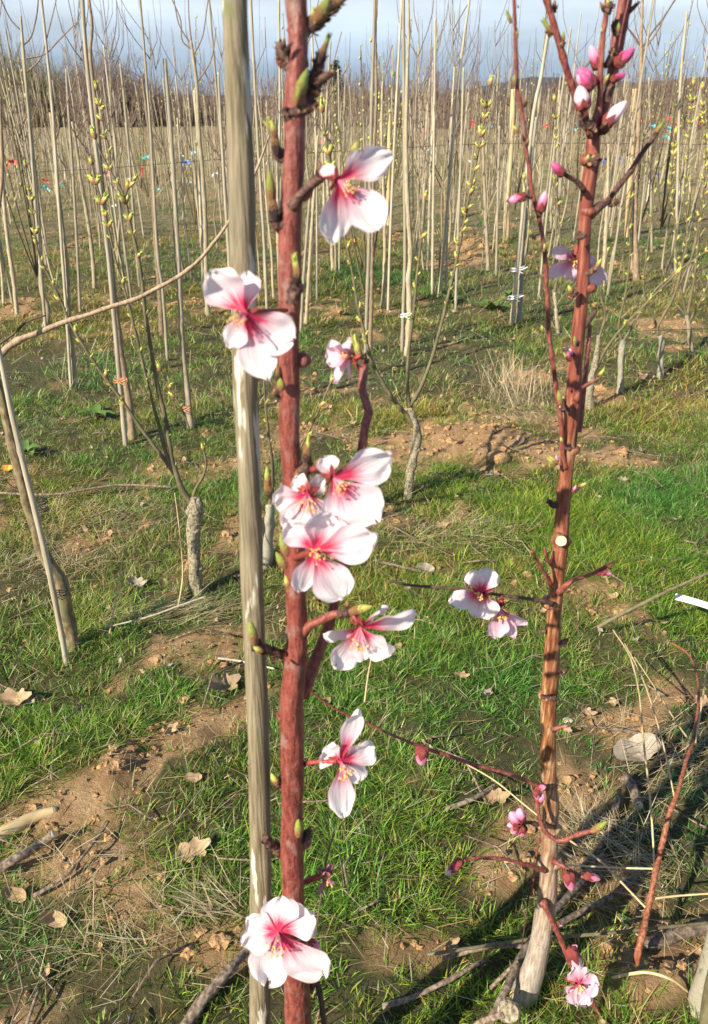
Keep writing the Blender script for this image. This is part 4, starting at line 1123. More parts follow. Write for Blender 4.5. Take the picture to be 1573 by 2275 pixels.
br([(1212, 1850, 6), (1200, 1862, 5), (1191, 1904, 5), (1186, 1950, 5), (1180, 1990, 4)], .0, .01, mat='redshoot', name='twig', seed=57, rough=.2)
br([(1178, 1960, 4), (1172, 2010, 4), (1165, 2060, 4), (1160, 2100, 3)], .03, .04, mat='dark', name='twig', seed=58, rough=.2)

# ------------------------------------------------------------------ generic helpers for staked saplings
def stem_obj(name, pts, mat, root, seed, rough=.08, seg=8, nodes=None, step=None):
    mb = MB(); tube_geo(mb, pts, seg, seed=seed, rough=rough, nodes=nodes, step=step)
    return mb.build(name, [M[mat]], root)

def px_line(pts, Y0, lean=0.0, ground=True):
    """pixel polyline (base first) -> world points standing Y0 ahead; base is buried"""
    out = []
    for i, (a, b_, w) in enumerate(pts):
        Yv = Y0 + lean * i / max(1, len(pts) - 1)
        out.append((P(a, b_, Yv), w / 2 * pxm(b_, Yv)))
    if ground:
        c, r = out[0]; d = (out[0][0] - out[1][0]); d = d / max(1e-4, abs(d.z))
        out.insert(0, (c + d * max(.03, c.z - float(gz(c.x, c.y)) + .04), r * 1.05))
    return out

def bamboo(pts, label, w=None, group='bamboo canes staking the saplings', lean=0.0, mat='bamboo', name='bamboo_cane'):
    g = G(pts[0][0], pts[0][1])
    line = [(p, r_ * .76) for p, r_ in px_line(pts, g.y, lean)]
    root = empty(name, (line[0][0].x, line[0][0].y, g.z), label, 'cane' if name == 'bamboo_cane' else 'post', group)
    stem_obj('pole', line, mat, root, seed=int(pts[0][0]), rough=.05, seg=10, nodes=.22 if name == 'bamboo_cane' else None, step=.012 if g.y < 2 else .03)
    return root

def sapling(pts, label, mat='pale', twigs=(), buds=0, lean=0.0, group=None, seed=0, extra_up=True, budkind='paletip', foot=1.25, Yo=None):
    g = G(pts[0][0], pts[0][1]); Yv = g.y
    line = [(p, r_ * .78) for p, r_ in px_line(pts, Yv, lean)]
    line[0] = (line[0][0], line[0][1] * foot)
    root = empty('sapling', (line[0][0].x, line[0][0].y, g.z), label, 'sapling', group)
    stem_obj('trunk', line, mat, root, seed, rough=.14, seg=10, nodes=.12, step=.02)
    rr = random.Random(seed + 5)
    for tw in twigs:
        tp = [(P(a, b_, Yv + lean), w / 2 * pxm(b_, Yv + lean)) for a, b_, w in tw]
        stem_obj('branch', tp, 'twig', root, rr.randint(0, 999), rough=.15, seg=6)
    return root

def budded(root, line_px, Yv, n, kind='paletip', size=11, skip=0.0, seed=0):
    """opening leaf buds set alternately along a shoot, given in pixels"""
    rr = random.Random(seed)
    P3 = [P(a, b_, Yv) for a, b_, *_ in line_px]
    L = [0]
    for i in range(1, len(P3)): L.append(L[-1] + (P3[i] - P3[i - 1]).length)
    for k in range(n):
        t = (skip + (1 - skip) * ((k + .5 + rr.uniform(-.3, .3)) / n)) * L[-1]
        if k == n - 1: t = L[-1]
        i = max(j for j in range(len(L)) if L[j] <= t + 1e-9); i = min(i, len(P3) - 2)
        f = (t - L[i]) / max(1e-6, L[i + 1] - L[i]); p = P3[i].lerp(P3[i + 1], f); d = (P3[i + 1] - P3[i]).normalized()
        side = Vector((1 if k % 2 else -1, rr.uniform(-.8, .3), 0)) * rr.uniform(.3, .8)
        if k == n - 1: side *= .1
        s = size * .78 * pxm(600, Yv) * rr.uniform(.6, 1.4) * (1.35 if k > n * .75 else 1)
        put_bud(root, kind, p, p + (d * .8 + side).normalized() * s * 1.6, fat=1.3)
        if k > n * .7: put_bud(root, kind, p, p + (d * .8 - side).normalized() * s * 1.3, fat=1.3)

def tie(px_, py_, Yv, w, label, mat='tie', tilt=.15):
    """loop of wire or string round cane and stem"""
    mb = MB(); c = P(px_, py_, Yv); k = pxm(py_, Yv)
    pts = []
    for i in range(25):
        a = i / 24 * 4 * math.pi
        pts.append((c + Vector((math.cos(a) * w * k, math.sin(a) * w * .7 * k, (i - 12) * .45 * k + math.cos(a) * w * k * tilt)), 1.1 * k))
    tube_geo(mb, pts, 5, sm=False, rough=0)
    for s in (-1, 1):
        tube_geo(mb, [(c + Vector((s * w * k * .4, -w * .6 * k, 0)), 1.4 * k), (c + Vector((w * k * (1.0 + .3 * s), -w * .9 * k, s * 7 * k)), 1.0 * k)], 5, rough=0)
    o = mb.build('tie', [M[mat]], None, origin=c)
    return tag(o, label, 'tie', 'ties holding stems to canes')

# --- left-edge tree and cane, long bare branch
gl = G(160, 1440)
YLt = gl.y
line = px_line([(160, 1440, 36), (154, 1390, 30), (144, 1330, 29), (134, 1292, 31), (114, 1262, 27), (94, 1225, 26), (76, 1165, 25), (58, 1100, 25), (44, 1050, 24), (30, 990, 24), (14, 925, 22), (0, 870, 20), (-30, 770, 20), (-55, 640, 18), (-75, 480, 16), (-90, 300, 14), (-100, 0, 10)], YLt)
lt = empty('sapling', (line[0][0].x, line[0][0].y, gl.z), 'grafted olive brown sapling leaning out of the left edge, tied to a pale cane', 'sapling')
stem_obj('trunk', line, 'leftbark', lt, 3, rough=.2, seg=14, step=.012)
mb = MB(); tube_geo(mb, [(P(a, b_, YLt), w / 2 * pxm(b_, YLt)) for a, b_, w in [(-18, 830, 16), (5, 785, 15), (40, 757, 14), (90, 737, 12), (150, 713, 12), (200, 698, 10), (250, 680, 10), (300, 665, 10), (340, 645, 9), (400, 612, 9), (440, 580, 8), (470, 545, 8), (500, 505, 7), (540, 440, 7), (575, 365, 6), (598, 300, 4)]], 10, seed=4, rough=.12, nodes=.06)
mb.build('branch', [M['brown']], lt)
mb = MB(); tube_geo(mb, [(P(a, b_, YLt), w / 2 * pxm(b_, YLt)) for a, b_, w in [(-60, 620, 12), (-20, 540, 10), (-3, 460, 9), (5, 380, 9), (2, 280, 8), (0, 215, 7)]], 8, seed=4, rough=.12)
mb.build('branch', [M['brown']], lt)
tube_pts = [(P(a, b_, YLt + .05), w / 2 * pxm(b_, YLt + .05)) for a, b_, w in [(-10, 770, 6), (30, 742, 5), (60, 715, 5), (102, 700, 4)]]
stem_obj('branch', tube_pts, 'dark', lt, 5)
bamboo([(148, 1475, 16), (135, 1400, 17), (105, 1250, 18), (72, 1110, 18), (40, 980, 17), (18, 880, 16), (0, 790, 15), (-40, 600, 14), (-80, 400, 13)], 'white grey bamboo cane at the left edge, tied to the grafted leaning sapling')
tie(88, 1133, YLt - .03, 20, 'black wire tie at the upper crossing of the left edge cane and stem')
tie(86, 1116, YLt - .03, 20, 'second black wire tie just above the other on the left edge cane')
tie(132, 1318, YLt - .03, 19, 'black wire tie at the lower knee of the left edge sapling')

# --- stump with dark budded shoots (left centre)
def stump_shrub(name, pts, label, shoots, mat='grey', bsize=11, group=None, seed=0, dy=0.0, smat='shoot'):
    g = G(pts[0][0], pts[0][1]); Yv = g.y
    line = [(p, r_ * .76) for p, r_ in px_line(pts, Yv)]
    root = empty(name, (line[0][0].x, line[0][0].y, g.z), label, 'shrub', group)
    mb = MB(); tube_geo(mb, line, 16, seed=seed, rough=.26, fr=1.4, step=.008)
    rk = random.Random(seed)
    for i_ in range(1, len(pts)):
        for q_ in range(2):
            f_ = rk.random(); a_, b_ = pts[i_ - 1], pts[i_]
            knob(mb, a_[0] + (b_[0] - a_[0]) * f_ + rk.uniform(-.28, .28) * b_[2], a_[1] + (b_[1] - a_[1]) * f_, Yv - .002, b_[2] * rk.uniform(.18, .30), 1, .9, 0, .8)
    mb.build('trunk', [M[mat]], root)
    for i, (sp, nb, skip) in enumerate(shoots):
        mb = MB(); tube_geo(mb, [(P(a, b_, Yv + dy), w / 2 * pxm(b_, Yv + dy)) for a, b_, w in sp], 8, seed=seed + i, rough=.12, nodes=.05)
        mb.build('shoot', [M[smat]], root)
        if nb: budded(root, sp, Yv + dy, nb, size=bsize, skip=skip, seed=seed * 7 + i)
    return root
stump_shrub('pruned_shrub', [(437, 1318, 42), (434, 1270, 36), (430, 1230, 38), (428, 1180, 40), (432, 1145, 42), (436, 1118, 40), (432, 1108, 30)],
            'lichen grey stump sending up dark shoots with yellow green buds, left of the weathered stake',
            [([(436, 1140, 14), (425, 1118, 14), (402, 1081, 13), (388, 1040, 11), (381, 1015, 11), (367, 928, 11), (350, 858, 10), (336, 777, 9), (322, 690, 9), (315, 620, 8), (304, 555, 8), (287, 489, 7), (276, 437, 6), (245, 378, 5), (224, 339, 4), (212, 308, 4)], 22, .1),
             ([(392, 1060, 9), (372, 1030, 9), (332, 977, 8), (297, 928, 8), (266, 882, 8), (227, 830, 7), (189, 774, 7), (154, 714, 6), (140, 679, 6), (112, 620, 5), (87, 567, 5), (77, 507, 4), (70, 447, 4), (57, 372, 3)], 20, .25),
             ([(386, 1040, 9), (370, 1010, 9), (350, 935, 8), (329, 858, 7), (308, 767, 7), (280, 655, 6), (259, 585, 5), (232, 470, 5), (212, 400, 4), (204, 366, 3)], 20, .2),
             ([(276, 437, 4), (284, 420, 4), (296, 402, 3)], 3, .3),
             ([(425, 1118, 7), (435, 1085, 6), (450, 1060, 6), (458, 1030, 6), (452, 1000, 4)], 2, .6),
             ([(420, 950, 4), (400, 900, 4), (378, 865, 4), (357, 823, 3)], 6, .2),
             ([(245, 378, 4), (242, 330, 4), (232, 290, 3), (224, 245, 3), (215, 200, 3)], 8, .1)], seed=3)
stump_shrub('pruned_shrub', [(905, 1108, 24), (910, 1060, 24), (922, 1000, 24), (928, 965, 24), (920, 935, 20), (910, 905, 15)],
            'forked shrub with knobbly pale foot and V of budded shoots, right of near peach stem',
            [([(922, 950, 12), (905, 925, 10), (880, 895, 9), (850, 850, 8), (825, 800, 8), (810, 740, 7), (795, 680, 7), (782, 600, 6), (765, 520, 6), (745, 420, 5), (728, 330, 4), (716, 250, 3)], 16, .3),
             ([(910, 905, 10), (905, 860, 8), (908, 780, 7), (918, 700, 7), (928, 600, 6), (940, 500, 5), (945, 440, 4)], 8, .4),
             ([(912, 900, 10), (935, 860, 9), (958, 800, 8), (978, 730, 7), (995, 660, 7), (1012, 590, 6), (1030, 500, 6), (1045, 420, 5), (1062, 340, 5), (1075, 270, 4), (1088, 190, 3)], 18, .35),
             ([(1012, 590, 4), (1020, 540, 4), (1035, 480, 4), (1052, 410, 3)], 5, .2)], seed=11, mat='grey')
stump_shrub('pruned_shrub', [(590, 1260, 34), (592, 1230, 34), (596, 1180, 34), (600, 1140, 28), (596, 1120, 22)],
            'pale stump seen in the gap between the weathered stake and the near peach stem', [([(598, 1125, 9), (606, 1080, 8), (604, 1020, 7), (596, 960, 6), (590, 900, 5), (585, 820, 4)], 5, .2), ([(600, 1130, 9), (620, 1090, 7), (655, 1020, 5), (700, 930, 4), (735, 850, 4)], 5, .4)], seed=13, mat='birch')
stump_shrub('pruned_shrub', [(1378, 872, 22), (1380, 830, 19), (1380, 790, 18), (1384, 757, 17)], 'straight pale stump right of the second peach tree, in front of the straw heap',
            [([(1382, 762, 6), (1375, 720, 5), (1390, 650, 5), (1400, 560, 4), (1396, 470, 4), (1410, 380, 3)], 9, .2), ([(1384, 760, 6), (1420, 700, 5), (1460, 640, 5), (1510, 600, 4), (1573, 555, 4), (1620, 520, 3)], 12, .2)], seed=17, mat='birch', bsize=8)
stump_shrub('pruned_shrub', [(1466, 842, 19), (1468, 800, 18), (1470, 760, 17), (1466, 745, 15)], 'short pale stump near the right edge with tall budded shoots',
            [([(1468, 750, 7), (1460, 730, 7), (1480, 690, 7), (1500, 650, 6), (1515, 590, 6), (1528, 520, 5), (1520, 440, 4), (1528, 350, 4), (1535, 260, 3), (1540, 190, 3)], 20, .3),
             ([(1468, 750, 6), (1450, 700, 5), (1430, 640, 5), (1440, 540, 4), (1455, 430, 3)], 6, .4), ([(1500, 650, 5), (1540, 560, 5), (1560, 440, 4), (1568, 330, 3), (1560, 200, 3)], 16, .3)], seed=19, mat='birch', bsize=8)
stump_shrub('pruned_shrub', [(1310, 905, 26), (1310, 860, 22), (1322, 810, 18), (1328, 770, 13), (1330, 745, 9)], 'crooked lichen spotted stump close behind the second peach tree',
            [([(1318, 830, 8), (1350, 770, 6), (1390, 720, 5), (1440, 670, 5), (1500, 610, 4)], 5, .4), ([(1328, 760, 6), (1345, 700, 5), (1335, 650, 5), (1350, 560, 4)], 4, .4)], seed=23, mat='grey', bsize=8)
stump_shrub('pruned_shrub', [(1535, 780, 14), (1532, 740, 13), (1526, 700, 11)], 'low bushy shoots at the right edge covered in yellow green buds',
            [([(1526, 705, 7), (1545, 600, 6), (1555, 500, 5), (1570, 400, 4), (1578, 280, 3)], 20, .2), ([(1526, 705, 7), (1505, 600, 5), (1500, 500, 5), (1490, 420, 4), (1500, 300, 3)], 18, .2), ([(1530, 720, 6), (1570, 640, 5), (1600, 560, 4)], 8, .2)], seed=27, mat='pale', bsize=8)
stump_shrub('pruned_shrub', [(1240, 740, 12), (1236, 700, 11), (1232, 650, 9)], 'thin pale stemmed shrub between the long shoot and trunk of the second peach tree',
            [([(1232, 655, 6), (1245, 560, 5), (1240, 470, 4), (1232, 380, 4), (1236, 290, 3), (1232, 225, 3)], 14, .3), ([(1236, 690, 5), (1195, 600, 4), (1178, 500, 4), (1165, 400, 3)], 6, .3)], seed=29, mat='pale', bsize=7)

# --- hand-placed canes and saplings of the middle ground
C_ = [
 ([(279, 990, 15), (262, 800, 14), (240, 560, 13), (210, 300, 12), (192, 130, 12), (183, 0, 12), (180, -60, 11)], 'tall pale bamboo cane in front of the wavy brown sapling, left foreground'),
 ([(416, 950, 11), (408, 800, 12), (396, 560, 13), (380, 300, 12), (372, 200, 11), (366, 130, 10)], 'pale bamboo cane with a clean cut top, touching two stems left of the weathered stake'),
 ([(158, 865, 9), (148, 700, 9), (138, 560, 9), (118, 260, 9), (105, 120, 8), (92, 0, 8), (88, -50, 8)], 'thin tall bamboo cane beside the twiggy sapling on the far left'),
 ([(372, 800, 9), (362, 650, 9), (350, 560, 9), (336, 315, 8), (322, 130, 7), (311, 0, 7), (308, -40, 7)], 'slender bamboo cane leaning left between the two thicker left foreground canes'),
 ([(102, 735, 9), (95, 650, 9), (84, 520, 9), (70, 330, 9), (55, 150, 8), (46, 36, 7)], 'bamboo cane topped by fine twigs, leftmost in view'),
 ([(178, 690, 8), (172, 560, 8), (163, 400, 8), (152, 240, 8), (147, 153, 7)], 'short grey bamboo cane with a ragged tip over the hedge, left side'),
 ([(310, 640, 8), (300, 520, 8), (288, 360, 7), (276, 220, 7), (267, 142, 6)], 'thin bamboo cane ending just above the hedge mound'),
 ([(518, 700, 10), (508, 560, 10), (498, 400, 9), (490, 260, 8), (485, 160, 7)], 'bamboo cane immediately left of the weathered stake'),
 ([(668, 735, 9), (676, 600, 9), (690, 420, 8)], 'bamboo cane just right of the near peach stem, lower half showing'),
 ([(622, 640, 8), (616, 480, 8), (622, 250, 7), (620, 60, 7), (620, -40, 7)], 'bamboo cane in the gap left of the near peach stem'),
 ([(596, 760, 9), (588, 560, 9), (572, 300, 8), (560, 60, 8), (556, -30, 8)], 'bamboo cane close to the right side of the weathered stake'),
 ([(812, 790, 11), (815, 690, 11), (820, 540, 11), (824, 300, 10), (830, 100, 9), (834, -40, 9)], 'tall grey bamboo cane behind the uppermost open blossom'),
 ([(893, 785, 11), (896, 690, 11), (900, 560, 11), (898, 300, 10), (897, 100, 9), (896, -40, 9)], 'pale bamboo cane with a white string, middle of the picture'),
 ([(960, 655, 8), (962, 500, 8), (965, 250, 7), (967, 40, 6)], 'fine bamboo cane right of the middle, rising into the sky'),
 ([(974, 660, 9), (984, 572, 9), (1007, 305, 8), (1022, 152, 8), (1043, 0, 7), (1048, -50, 7)], 'bamboo cane leaning right across the middle of the sky'),
 ([(1012, 690, 8), (1016, 560, 8), (1024, 350, 7), (1030, 150, 6)], 'straight bamboo cane beside the budded V shoot'),
 ([(1136, 722, 12), (1148, 600, 12), (1168, 400, 11), (1186, 250, 11), (1202, 171, 11), (1217, 76, 9)], 'pale cane leaning right behind the long left shoot of the second peach tree'),
 ([(1500, 600, 8), (1505, 420, 8), (1511, 200, 8), (1526, 25, 7)], 'bamboo cane with a cut top in the sky at the right'),
 ([(1448, 560, 7), (1446, 400, 7), (1442, 172, 6)], 'thin cane right of the two peeled posts'),
 ([(1102, 612, 7), (1106, 450, 7), (1110, 280, 6)], 'short cane left of the peeled post in the right half'),
 ([(862, 690, 8), (868, 500, 8), (880, 240, 8), (893, 0, 7), (896, -30, 7)], 'bamboo cane leaning right beside the short peeled post'),
 ([(452, 640, 8), (446, 480, 8), (440, 330, 8), (432, 200, 7)], 'bamboo cane tied to the forked twiggy sapling left of the stake'),
]
for pts, lab in C_: bamboo(pts, lab)
for pts, lab in [([(1125, 534, 17), (1131, 400, 17), (1137, 300, 17), (1141, 198, 15)], 'thick peeled yellow post behind the long left shoot of the second peach tree'),
                 ([(1394, 527, 18), (1400, 400, 18), (1405, 300, 18), (1411, 197, 15)], 'thick peeled yellow post right of the second peach tree'),
                 ([(862, 500, 12), (864, 380, 12), (866, 247, 11)], 'short peeled post in the middle, right of the uppermost blossom')]:
    bamboo(pts, lab, mat='yellowwood', name='wooden_post', group='peeled wooden posts between the rows')

fan = lambda x, y, spec: [[(x, y + dy, w), (x + a * .45, y + dy - l * .5, w * .7), (x + a, y + dy - l, 2)] for (a, l, dy, w) in spec]
T_LIST = [
 ([(294, 975, 22), (288, 900, 20), (276, 830, 19), (268, 780, 19), (262, 730, 18), (252, 650, 17), (244, 560, 16), (232, 480, 15), (224, 380, 14), (215, 260, 13), (205, 170, 11), (200, 110, 10), (205, 60, 8), (198, 0, 7), (196, -40, 7)], 'wavy brown sapling touching the tall pale cane, left foreground', 'brown', [], 0),
 ([(424, 950, 17), (418, 880, 16), (410, 810, 15), (404, 740, 15), (398, 640, 13), (392, 560, 12), (388, 440, 10)], 'pale sapling twisted round the clean cut cane left of the weathered stake', 'pale', [], 0),
 ([(168, 860, 14), (160, 770, 13), (152, 690, 13), (150, 600, 12), (140, 520, 12), (128, 420, 12), (120, 320, 10), (112, 250, 8)], 'pale sapling tied to the thin tall cane on the far left', 'pale', fan(118, 330, [(-50, 130, 0, 4), (-30, 150, -20, 4), (60, -80, 0, 4), (60, 180, 0, 4)]), 0),
 ([(100, 730, 17), (106, 690, 15), (92, 640, 13), (90, 560, 12), (82, 440, 11), (72, 330, 10), (60, 200, 10), (52, 130, 9), (48, 75, 7)], 'twiggy sapling with fine dark shoots spreading into the sky, far left', 'pale',
   [[(50, 70, 4), (25, 45, 3), (5, 5, 3), (-5, -30, 2)], [(54, 140, 4), (20, 130, 3), (-20, 105, 3)], [(52, 100, 4), (70, 80, 3), (82, 30, 3), (86, -20, 2)], [(60, 160, 4), (90, 130, 3), (105, 80, 3), (125, 0, 2)], [(58, 130, 4), (100, 120, 3), (130, 90, 3), (165, 55, 2)]], 0),
 ([(360, 745, 17), (356, 660, 15), (348, 560, 14), (342, 460, 12), (336, 350, 10), (326, 250, 8), (316, 175, 6)], 'brown sapling beside the slender cane, between the two left foreground canes', 'brown', fan(330, 280, [(20, 110, 0, 3), (-30, 120, 0, 3)]), 0),
 ([(462, 700, 14), (458, 600, 13), (456, 480, 12), (450, 380, 11), (442, 290, 10), (438, 200, 10), (430, 130, 9), (424, 90, 7)], 'forked twiggy sapling with dark shoots against the sky, left of the weathered stake', 'pale',
   [[(426, 100, 4), (400, 60, 3), (390, 20, 3), (384, -20, 2)], [(428, 110, 4), (405, 90, 3), (400, 40, 3), (372, -20, 2)], [(432, 120, 4), (450, 80, 3), (458, 30, 3), (465, -20, 2)], [(440, 180, 4), (470, 130, 3), (480, 60, 2)], [(425, 90, 4), (420, 40, 3), (418, -20, 2)]], 0),
 ([(905, 790, 17), (910, 700, 16), (908, 620, 15), (912, 560, 13), (905, 440, 12), (902, 300, 11), (905, 160, 10), (908, 60, 8), (906, -30, 7)], 'pale sapling paired with the string tied cane, middle of the picture', 'pale', [], 0),
 ([(822, 780, 12), (826, 640, 11), (828, 500, 11), (830, 360, 10), (836, 220, 9), (834, 80, 8), (838, -30, 7)], 'dark stemmed sapling against the tall grey cane behind the blossom', 'brown', [], 0),
 ([(1152, 718, 17), (1156, 640, 15), (1160, 560, 13), (1170, 460, 12), (1180, 360, 10), (1192, 260, 8)], 'whitish sapling paired with the leaning cane behind the second peach tree shoot', 'birch', [], 0),
 ([(1414, 622, 18), (1412, 560, 16), (1410, 500, 14), (1413, 380, 13), (1420, 250, 12), (1424, 150, 11), (1424, 100, 10), (1426, 40, 8), (1428, -30, 7)], 'tall white footed sapling with a V of twigs, right of second peach tree', 'brown',
   [[(1424, 110, 5), (1450, 70, 4), (1475, 38, 4), (1508, -15, 3)], [(1424, 118, 5), (1455, 78, 4), (1480, 30, 3), (1500, 0, 3)], [(1422, 100, 5), (1405, 75, 4), (1388, 55, 3)]], 0),
 ([(38, 700, 12), (30, 620, 12), (18, 540, 11), (8, 440, 10), (4, 340, 9), (-2, 250, 8)], 'pale sapling at the extreme left edge', 'pale', [], 0),
 ([(210, 640, 12), (205, 560, 11), (192, 470, 10), (180, 400, 9), (170, 320, 8), (160, 270, 6)], 'slim sapling between the ragged tipped cane and the tall left cane', 'pale', fan(168, 300, [(-40, 90, 0, 3), (20, 110, 0, 3), (40, 70, 10, 3)]), 0),
 ([(530, 640, 10), (524, 540, 10), (514, 430, 9), (506, 330, 8)], 'sapling half hidden by the weathered stake', 'brown', [], 0),
 ([(680, 720, 11), (686, 620, 10), (692, 520, 9), (700, 400, 8), (706, 300, 6)], 'sapling right of the near peach stem, partly behind the uppermost blossom', 'pale', [], 0),
 ([(740, 605, 12), (736, 520, 10), (730, 430, 9), (722, 330, 8), (728, 200, 6), (735, 90, 4)], 'sapling under the uppermost blossom with a soil heap at its foot', 'pale', fan(729, 200, [(-30, 120, 0, 3), (30, 130, 0, 3), (50, 80, 20, 3)]), 0),
 ([(850, 685, 11), (855, 560, 10), (852, 420, 9), (848, 300, 8), (850, 180, 6)], 'thin sapling right of the blossom, in front of the short peeled post', 'pale', fan(850, 200, [(-20, 120, 0, 3), (22, 100, 0, 3)]), 0),
 ([(1240, 600, 12), (1238, 520, 11), (1236, 420, 10), (1240, 320, 8), (1243, 200, 6)], 'pale sapling in the gap between shoot and trunk of the second peach tree', 'pale', [], 0),
 ([(1340, 640, 13), (1345, 540, 11), (1350, 430, 9), (1352, 320, 7)], 'pale sapling just right of the second peach tree trunk', 'pale', [], 0),
 ([(1085, 600, 11), (1080, 500, 10), (1076, 400, 9), (1072, 300, 7)], 'pale sapling behind the heap of dug soil', 'pale', fan(1072, 320, [(-20, 130, 0, 3), (26, 140, 0, 3)]), 0),
]
for i, (pts, lab, mt, tw, nb) in enumerate(T_LIST): sapling(pts, lab, mt, tw, seed=200 + i, group='young nursery saplings')
# string ties
def gy(px_, py_): return G(px_, py_).y
tie(901, 700, gy(899, 785) - .05, 11, 'white string tie on the middle cane and its pale sapling', 'label')
tie(1150, 598, gy(1145, 720) - .05, 15, 'upper white string tie on the whitish sapling and leaning cane', 'label')
tie(1143, 660, gy(1145, 720) - .05, 14, 'lower white string tie on the whitish sapling and leaning cane', 'label')
tie(268, 845, gy(287, 985) - .05, 15, 'orange string tie on the tall pale cane and wavy brown sapling', 'string')
tie(411, 908, gy(420, 950) - .05, 11, 'orange string tie low on the clean cut cane', 'string')

# ------------------------------------------------------------------ rows of saplings and canes beyond
def row_sapling_mesh(seed):
    rr = random.Random(seed); mb = MB()
    Hh = rr.uniform(1.25, 1.9); r0 = rr.uniform(.006, .010)
    x = y = 0; pts = []
    n = 9
    kn = rr.uniform(.12, .22)
    for i in range(n):
        t = i / (n - 1)
        x += rr.uniform(-.03, .03) * (1 - .3 * t); y += rr.uniform(-.02, .02)
        pts.append((Vector((x, y, t * Hh - .05)), r0 * (1 - .72 * t) * (1.2 if i == 0 else 1)))
    tube_geo(mb, pts, 6, step=.06, seed=seed, rough=.15)
    for k in range(rr.randint(8, 16)):
        t = rr.uniform(.35, .98); i = min(n - 2, int(t * (n - 1))); b0 = pts[i][0].lerp(pts[i + 1][0], t * (n - 1) - i)
        a = rr.uniform(0, 6.28); L = rr.uniform(.15, .75)
        d = Vector((math.cos(a) * .42, math.sin(a) * .55, 1)).normalized()
        p1 = b0 + d * L * .5 + Vector((math.cos(a), math.sin(a), 0)) * L * .08; p2 = b0 + d * L * .75 + Vector((0, 0, L * .3))
        tube_geo(mb, [(b0, .0032), (p1, .0024), (p2, .0010)], 4, step=.08, seed=seed, rough=0, m=1, cap=False)
    return mesh_of('row_sapling', mb.V, mb.F, [M['pale'], M['twig']], mb.M)
def row_cane_mesh(seed):
    rr = random.Random(seed); mb = MB(); Hh = rr.uniform(1.15, 1.8)
    tube_geo(mb, [(Vector((0, 0, -.06)), .008), (Vector((rr.uniform(-.01, .01), 0, Hh * .5)), .007), (Vector((rr.uniform(-.03, .03), 0, Hh)), .0055)], 7, step=.03, nodes=.25, seed=seed, rough=.04)
    return mesh_of('row_cane', mb.V, mb.F, [M['bamboo']], mb.M)
def row_shrub_mesh(seed):
    rr = random.Random(seed); mb = MB()
    for k in range(rr.randint(3, 5)):
        a = rr.uniform(0, 6.28); hh = rr.uniform(1.0, 1.8); ln = rr.uniform(.05, .2)
        pts = [(Vector((0, 0, -.03)), .009), (Vector((math.cos(a) * ln * .8, math.sin(a) * ln * .8, hh * .35)), .007), (Vector((math.cos(a) * ln * 1.2, math.sin(a) * ln * 1.2, hh * .7)), .005), (Vector((math.cos(a) * ln * 1.6, math.sin(a) * ln * 1.6, hh)), .002)]
        tube_geo(mb, pts, 5, step=.1, seed=seed + k, rough=.1)
        for j in range(12):
            t = .35 + .65 * j / 11; i = min(2, int(t * 3)); p = pts[i][0].lerp(pts[i + 1][0], t * 3 - i)
            aa = rr.uniform(0, 6.28); s = rr.uniform(.008, .014); c = p + Vector((math.cos(aa), math.sin(aa), .5)) * s * .9
            mb.add([c + Vector(v) * s * .6 + Vector((0, 0, v[2] * s * .5)) for v in IV12], IF12, 1)
    return mesh_of('row_shrub', mb.V, mb.F, [M['shoot'], M['leafbud']], mb.M)
SM = [row_sapling_mesh(300 + i) for i in range(14)]
CM = [row_cane_mesh(400 + i) for i in range(8)]
HM = [row_shrub_mesh(500 + i) for i in range(6)]
# the rows run across the view, slightly slanted
rr = random.Random(99)
far_pts = []
nS = nC = nH = 0
Yrow = 5.3
while Yrow < 46:
    half = .47 * Yrow + .5
    if Yrow < 9: sp = .42
    elif Yrow < 16: sp = .55
    else: sp = .8
    x = -half + rr.uniform(0, sp)
    while x < half:
        yy = Yrow + .10 * x + rr.uniform(-.12, .12)
        left_far = (yy > 21 and x < -.10 * yy)          # the left rows end, open field beyond
        if not left_far:
            z = float(gz(x, yy)); k = rr.random()
            items = []
            if k < .60: items.append('s')
            if k < .42 or k > .84: items.append('c')
            if .60 < k < .72: items.append('h')
            for it in items:
                xx = x + (rr.uniform(.02, .045) if it == 'c' else 0)
                if it == 's' and nS < 280: me = rr.choice(SM); nm = 'row_sapling'; nS += 1; lab = 'bare pale sapling in the crowded rows across the background'; cat = 'sapling'; gp_ = 'bare saplings of the background rows'
                elif it == 'c' and nC < 200: me = rr.choice(CM); nm = 'row_cane'; nC += 1; lab = 'plain bamboo cane standing in the crowded background rows'; cat = 'cane'; gp_ = 'bamboo canes of the background rows'
                elif it == 'h' and nH < 60: me = rr.choice(HM); nm = 'row_shrub'; nH += 1; lab = 'thin budded shrub dotted yellow green in the crowded background rows'; cat = 'shrub'; gp_ = 'budded shrubs of the background rows'
                else:
                    far_pts.append((it, xx, yy, z)); continue
                o = bpy.data.objects.new(nm, me); COL.objects.link(o)
                o.location = (xx, yy, z); s = rr.uniform(.82, 1.12)
                o.scale = (1, 1, s)
                o.rotation_euler = (rr.uniform(-.035, .035), rr.uniform(-.05, .05), rr.uniform(0, 6.28))
                tag(o, lab, cat, gp_)
        x += sp * rr.uniform(.5, 1.5)
    Yrow += .75 if Yrow < 16 else 1.4
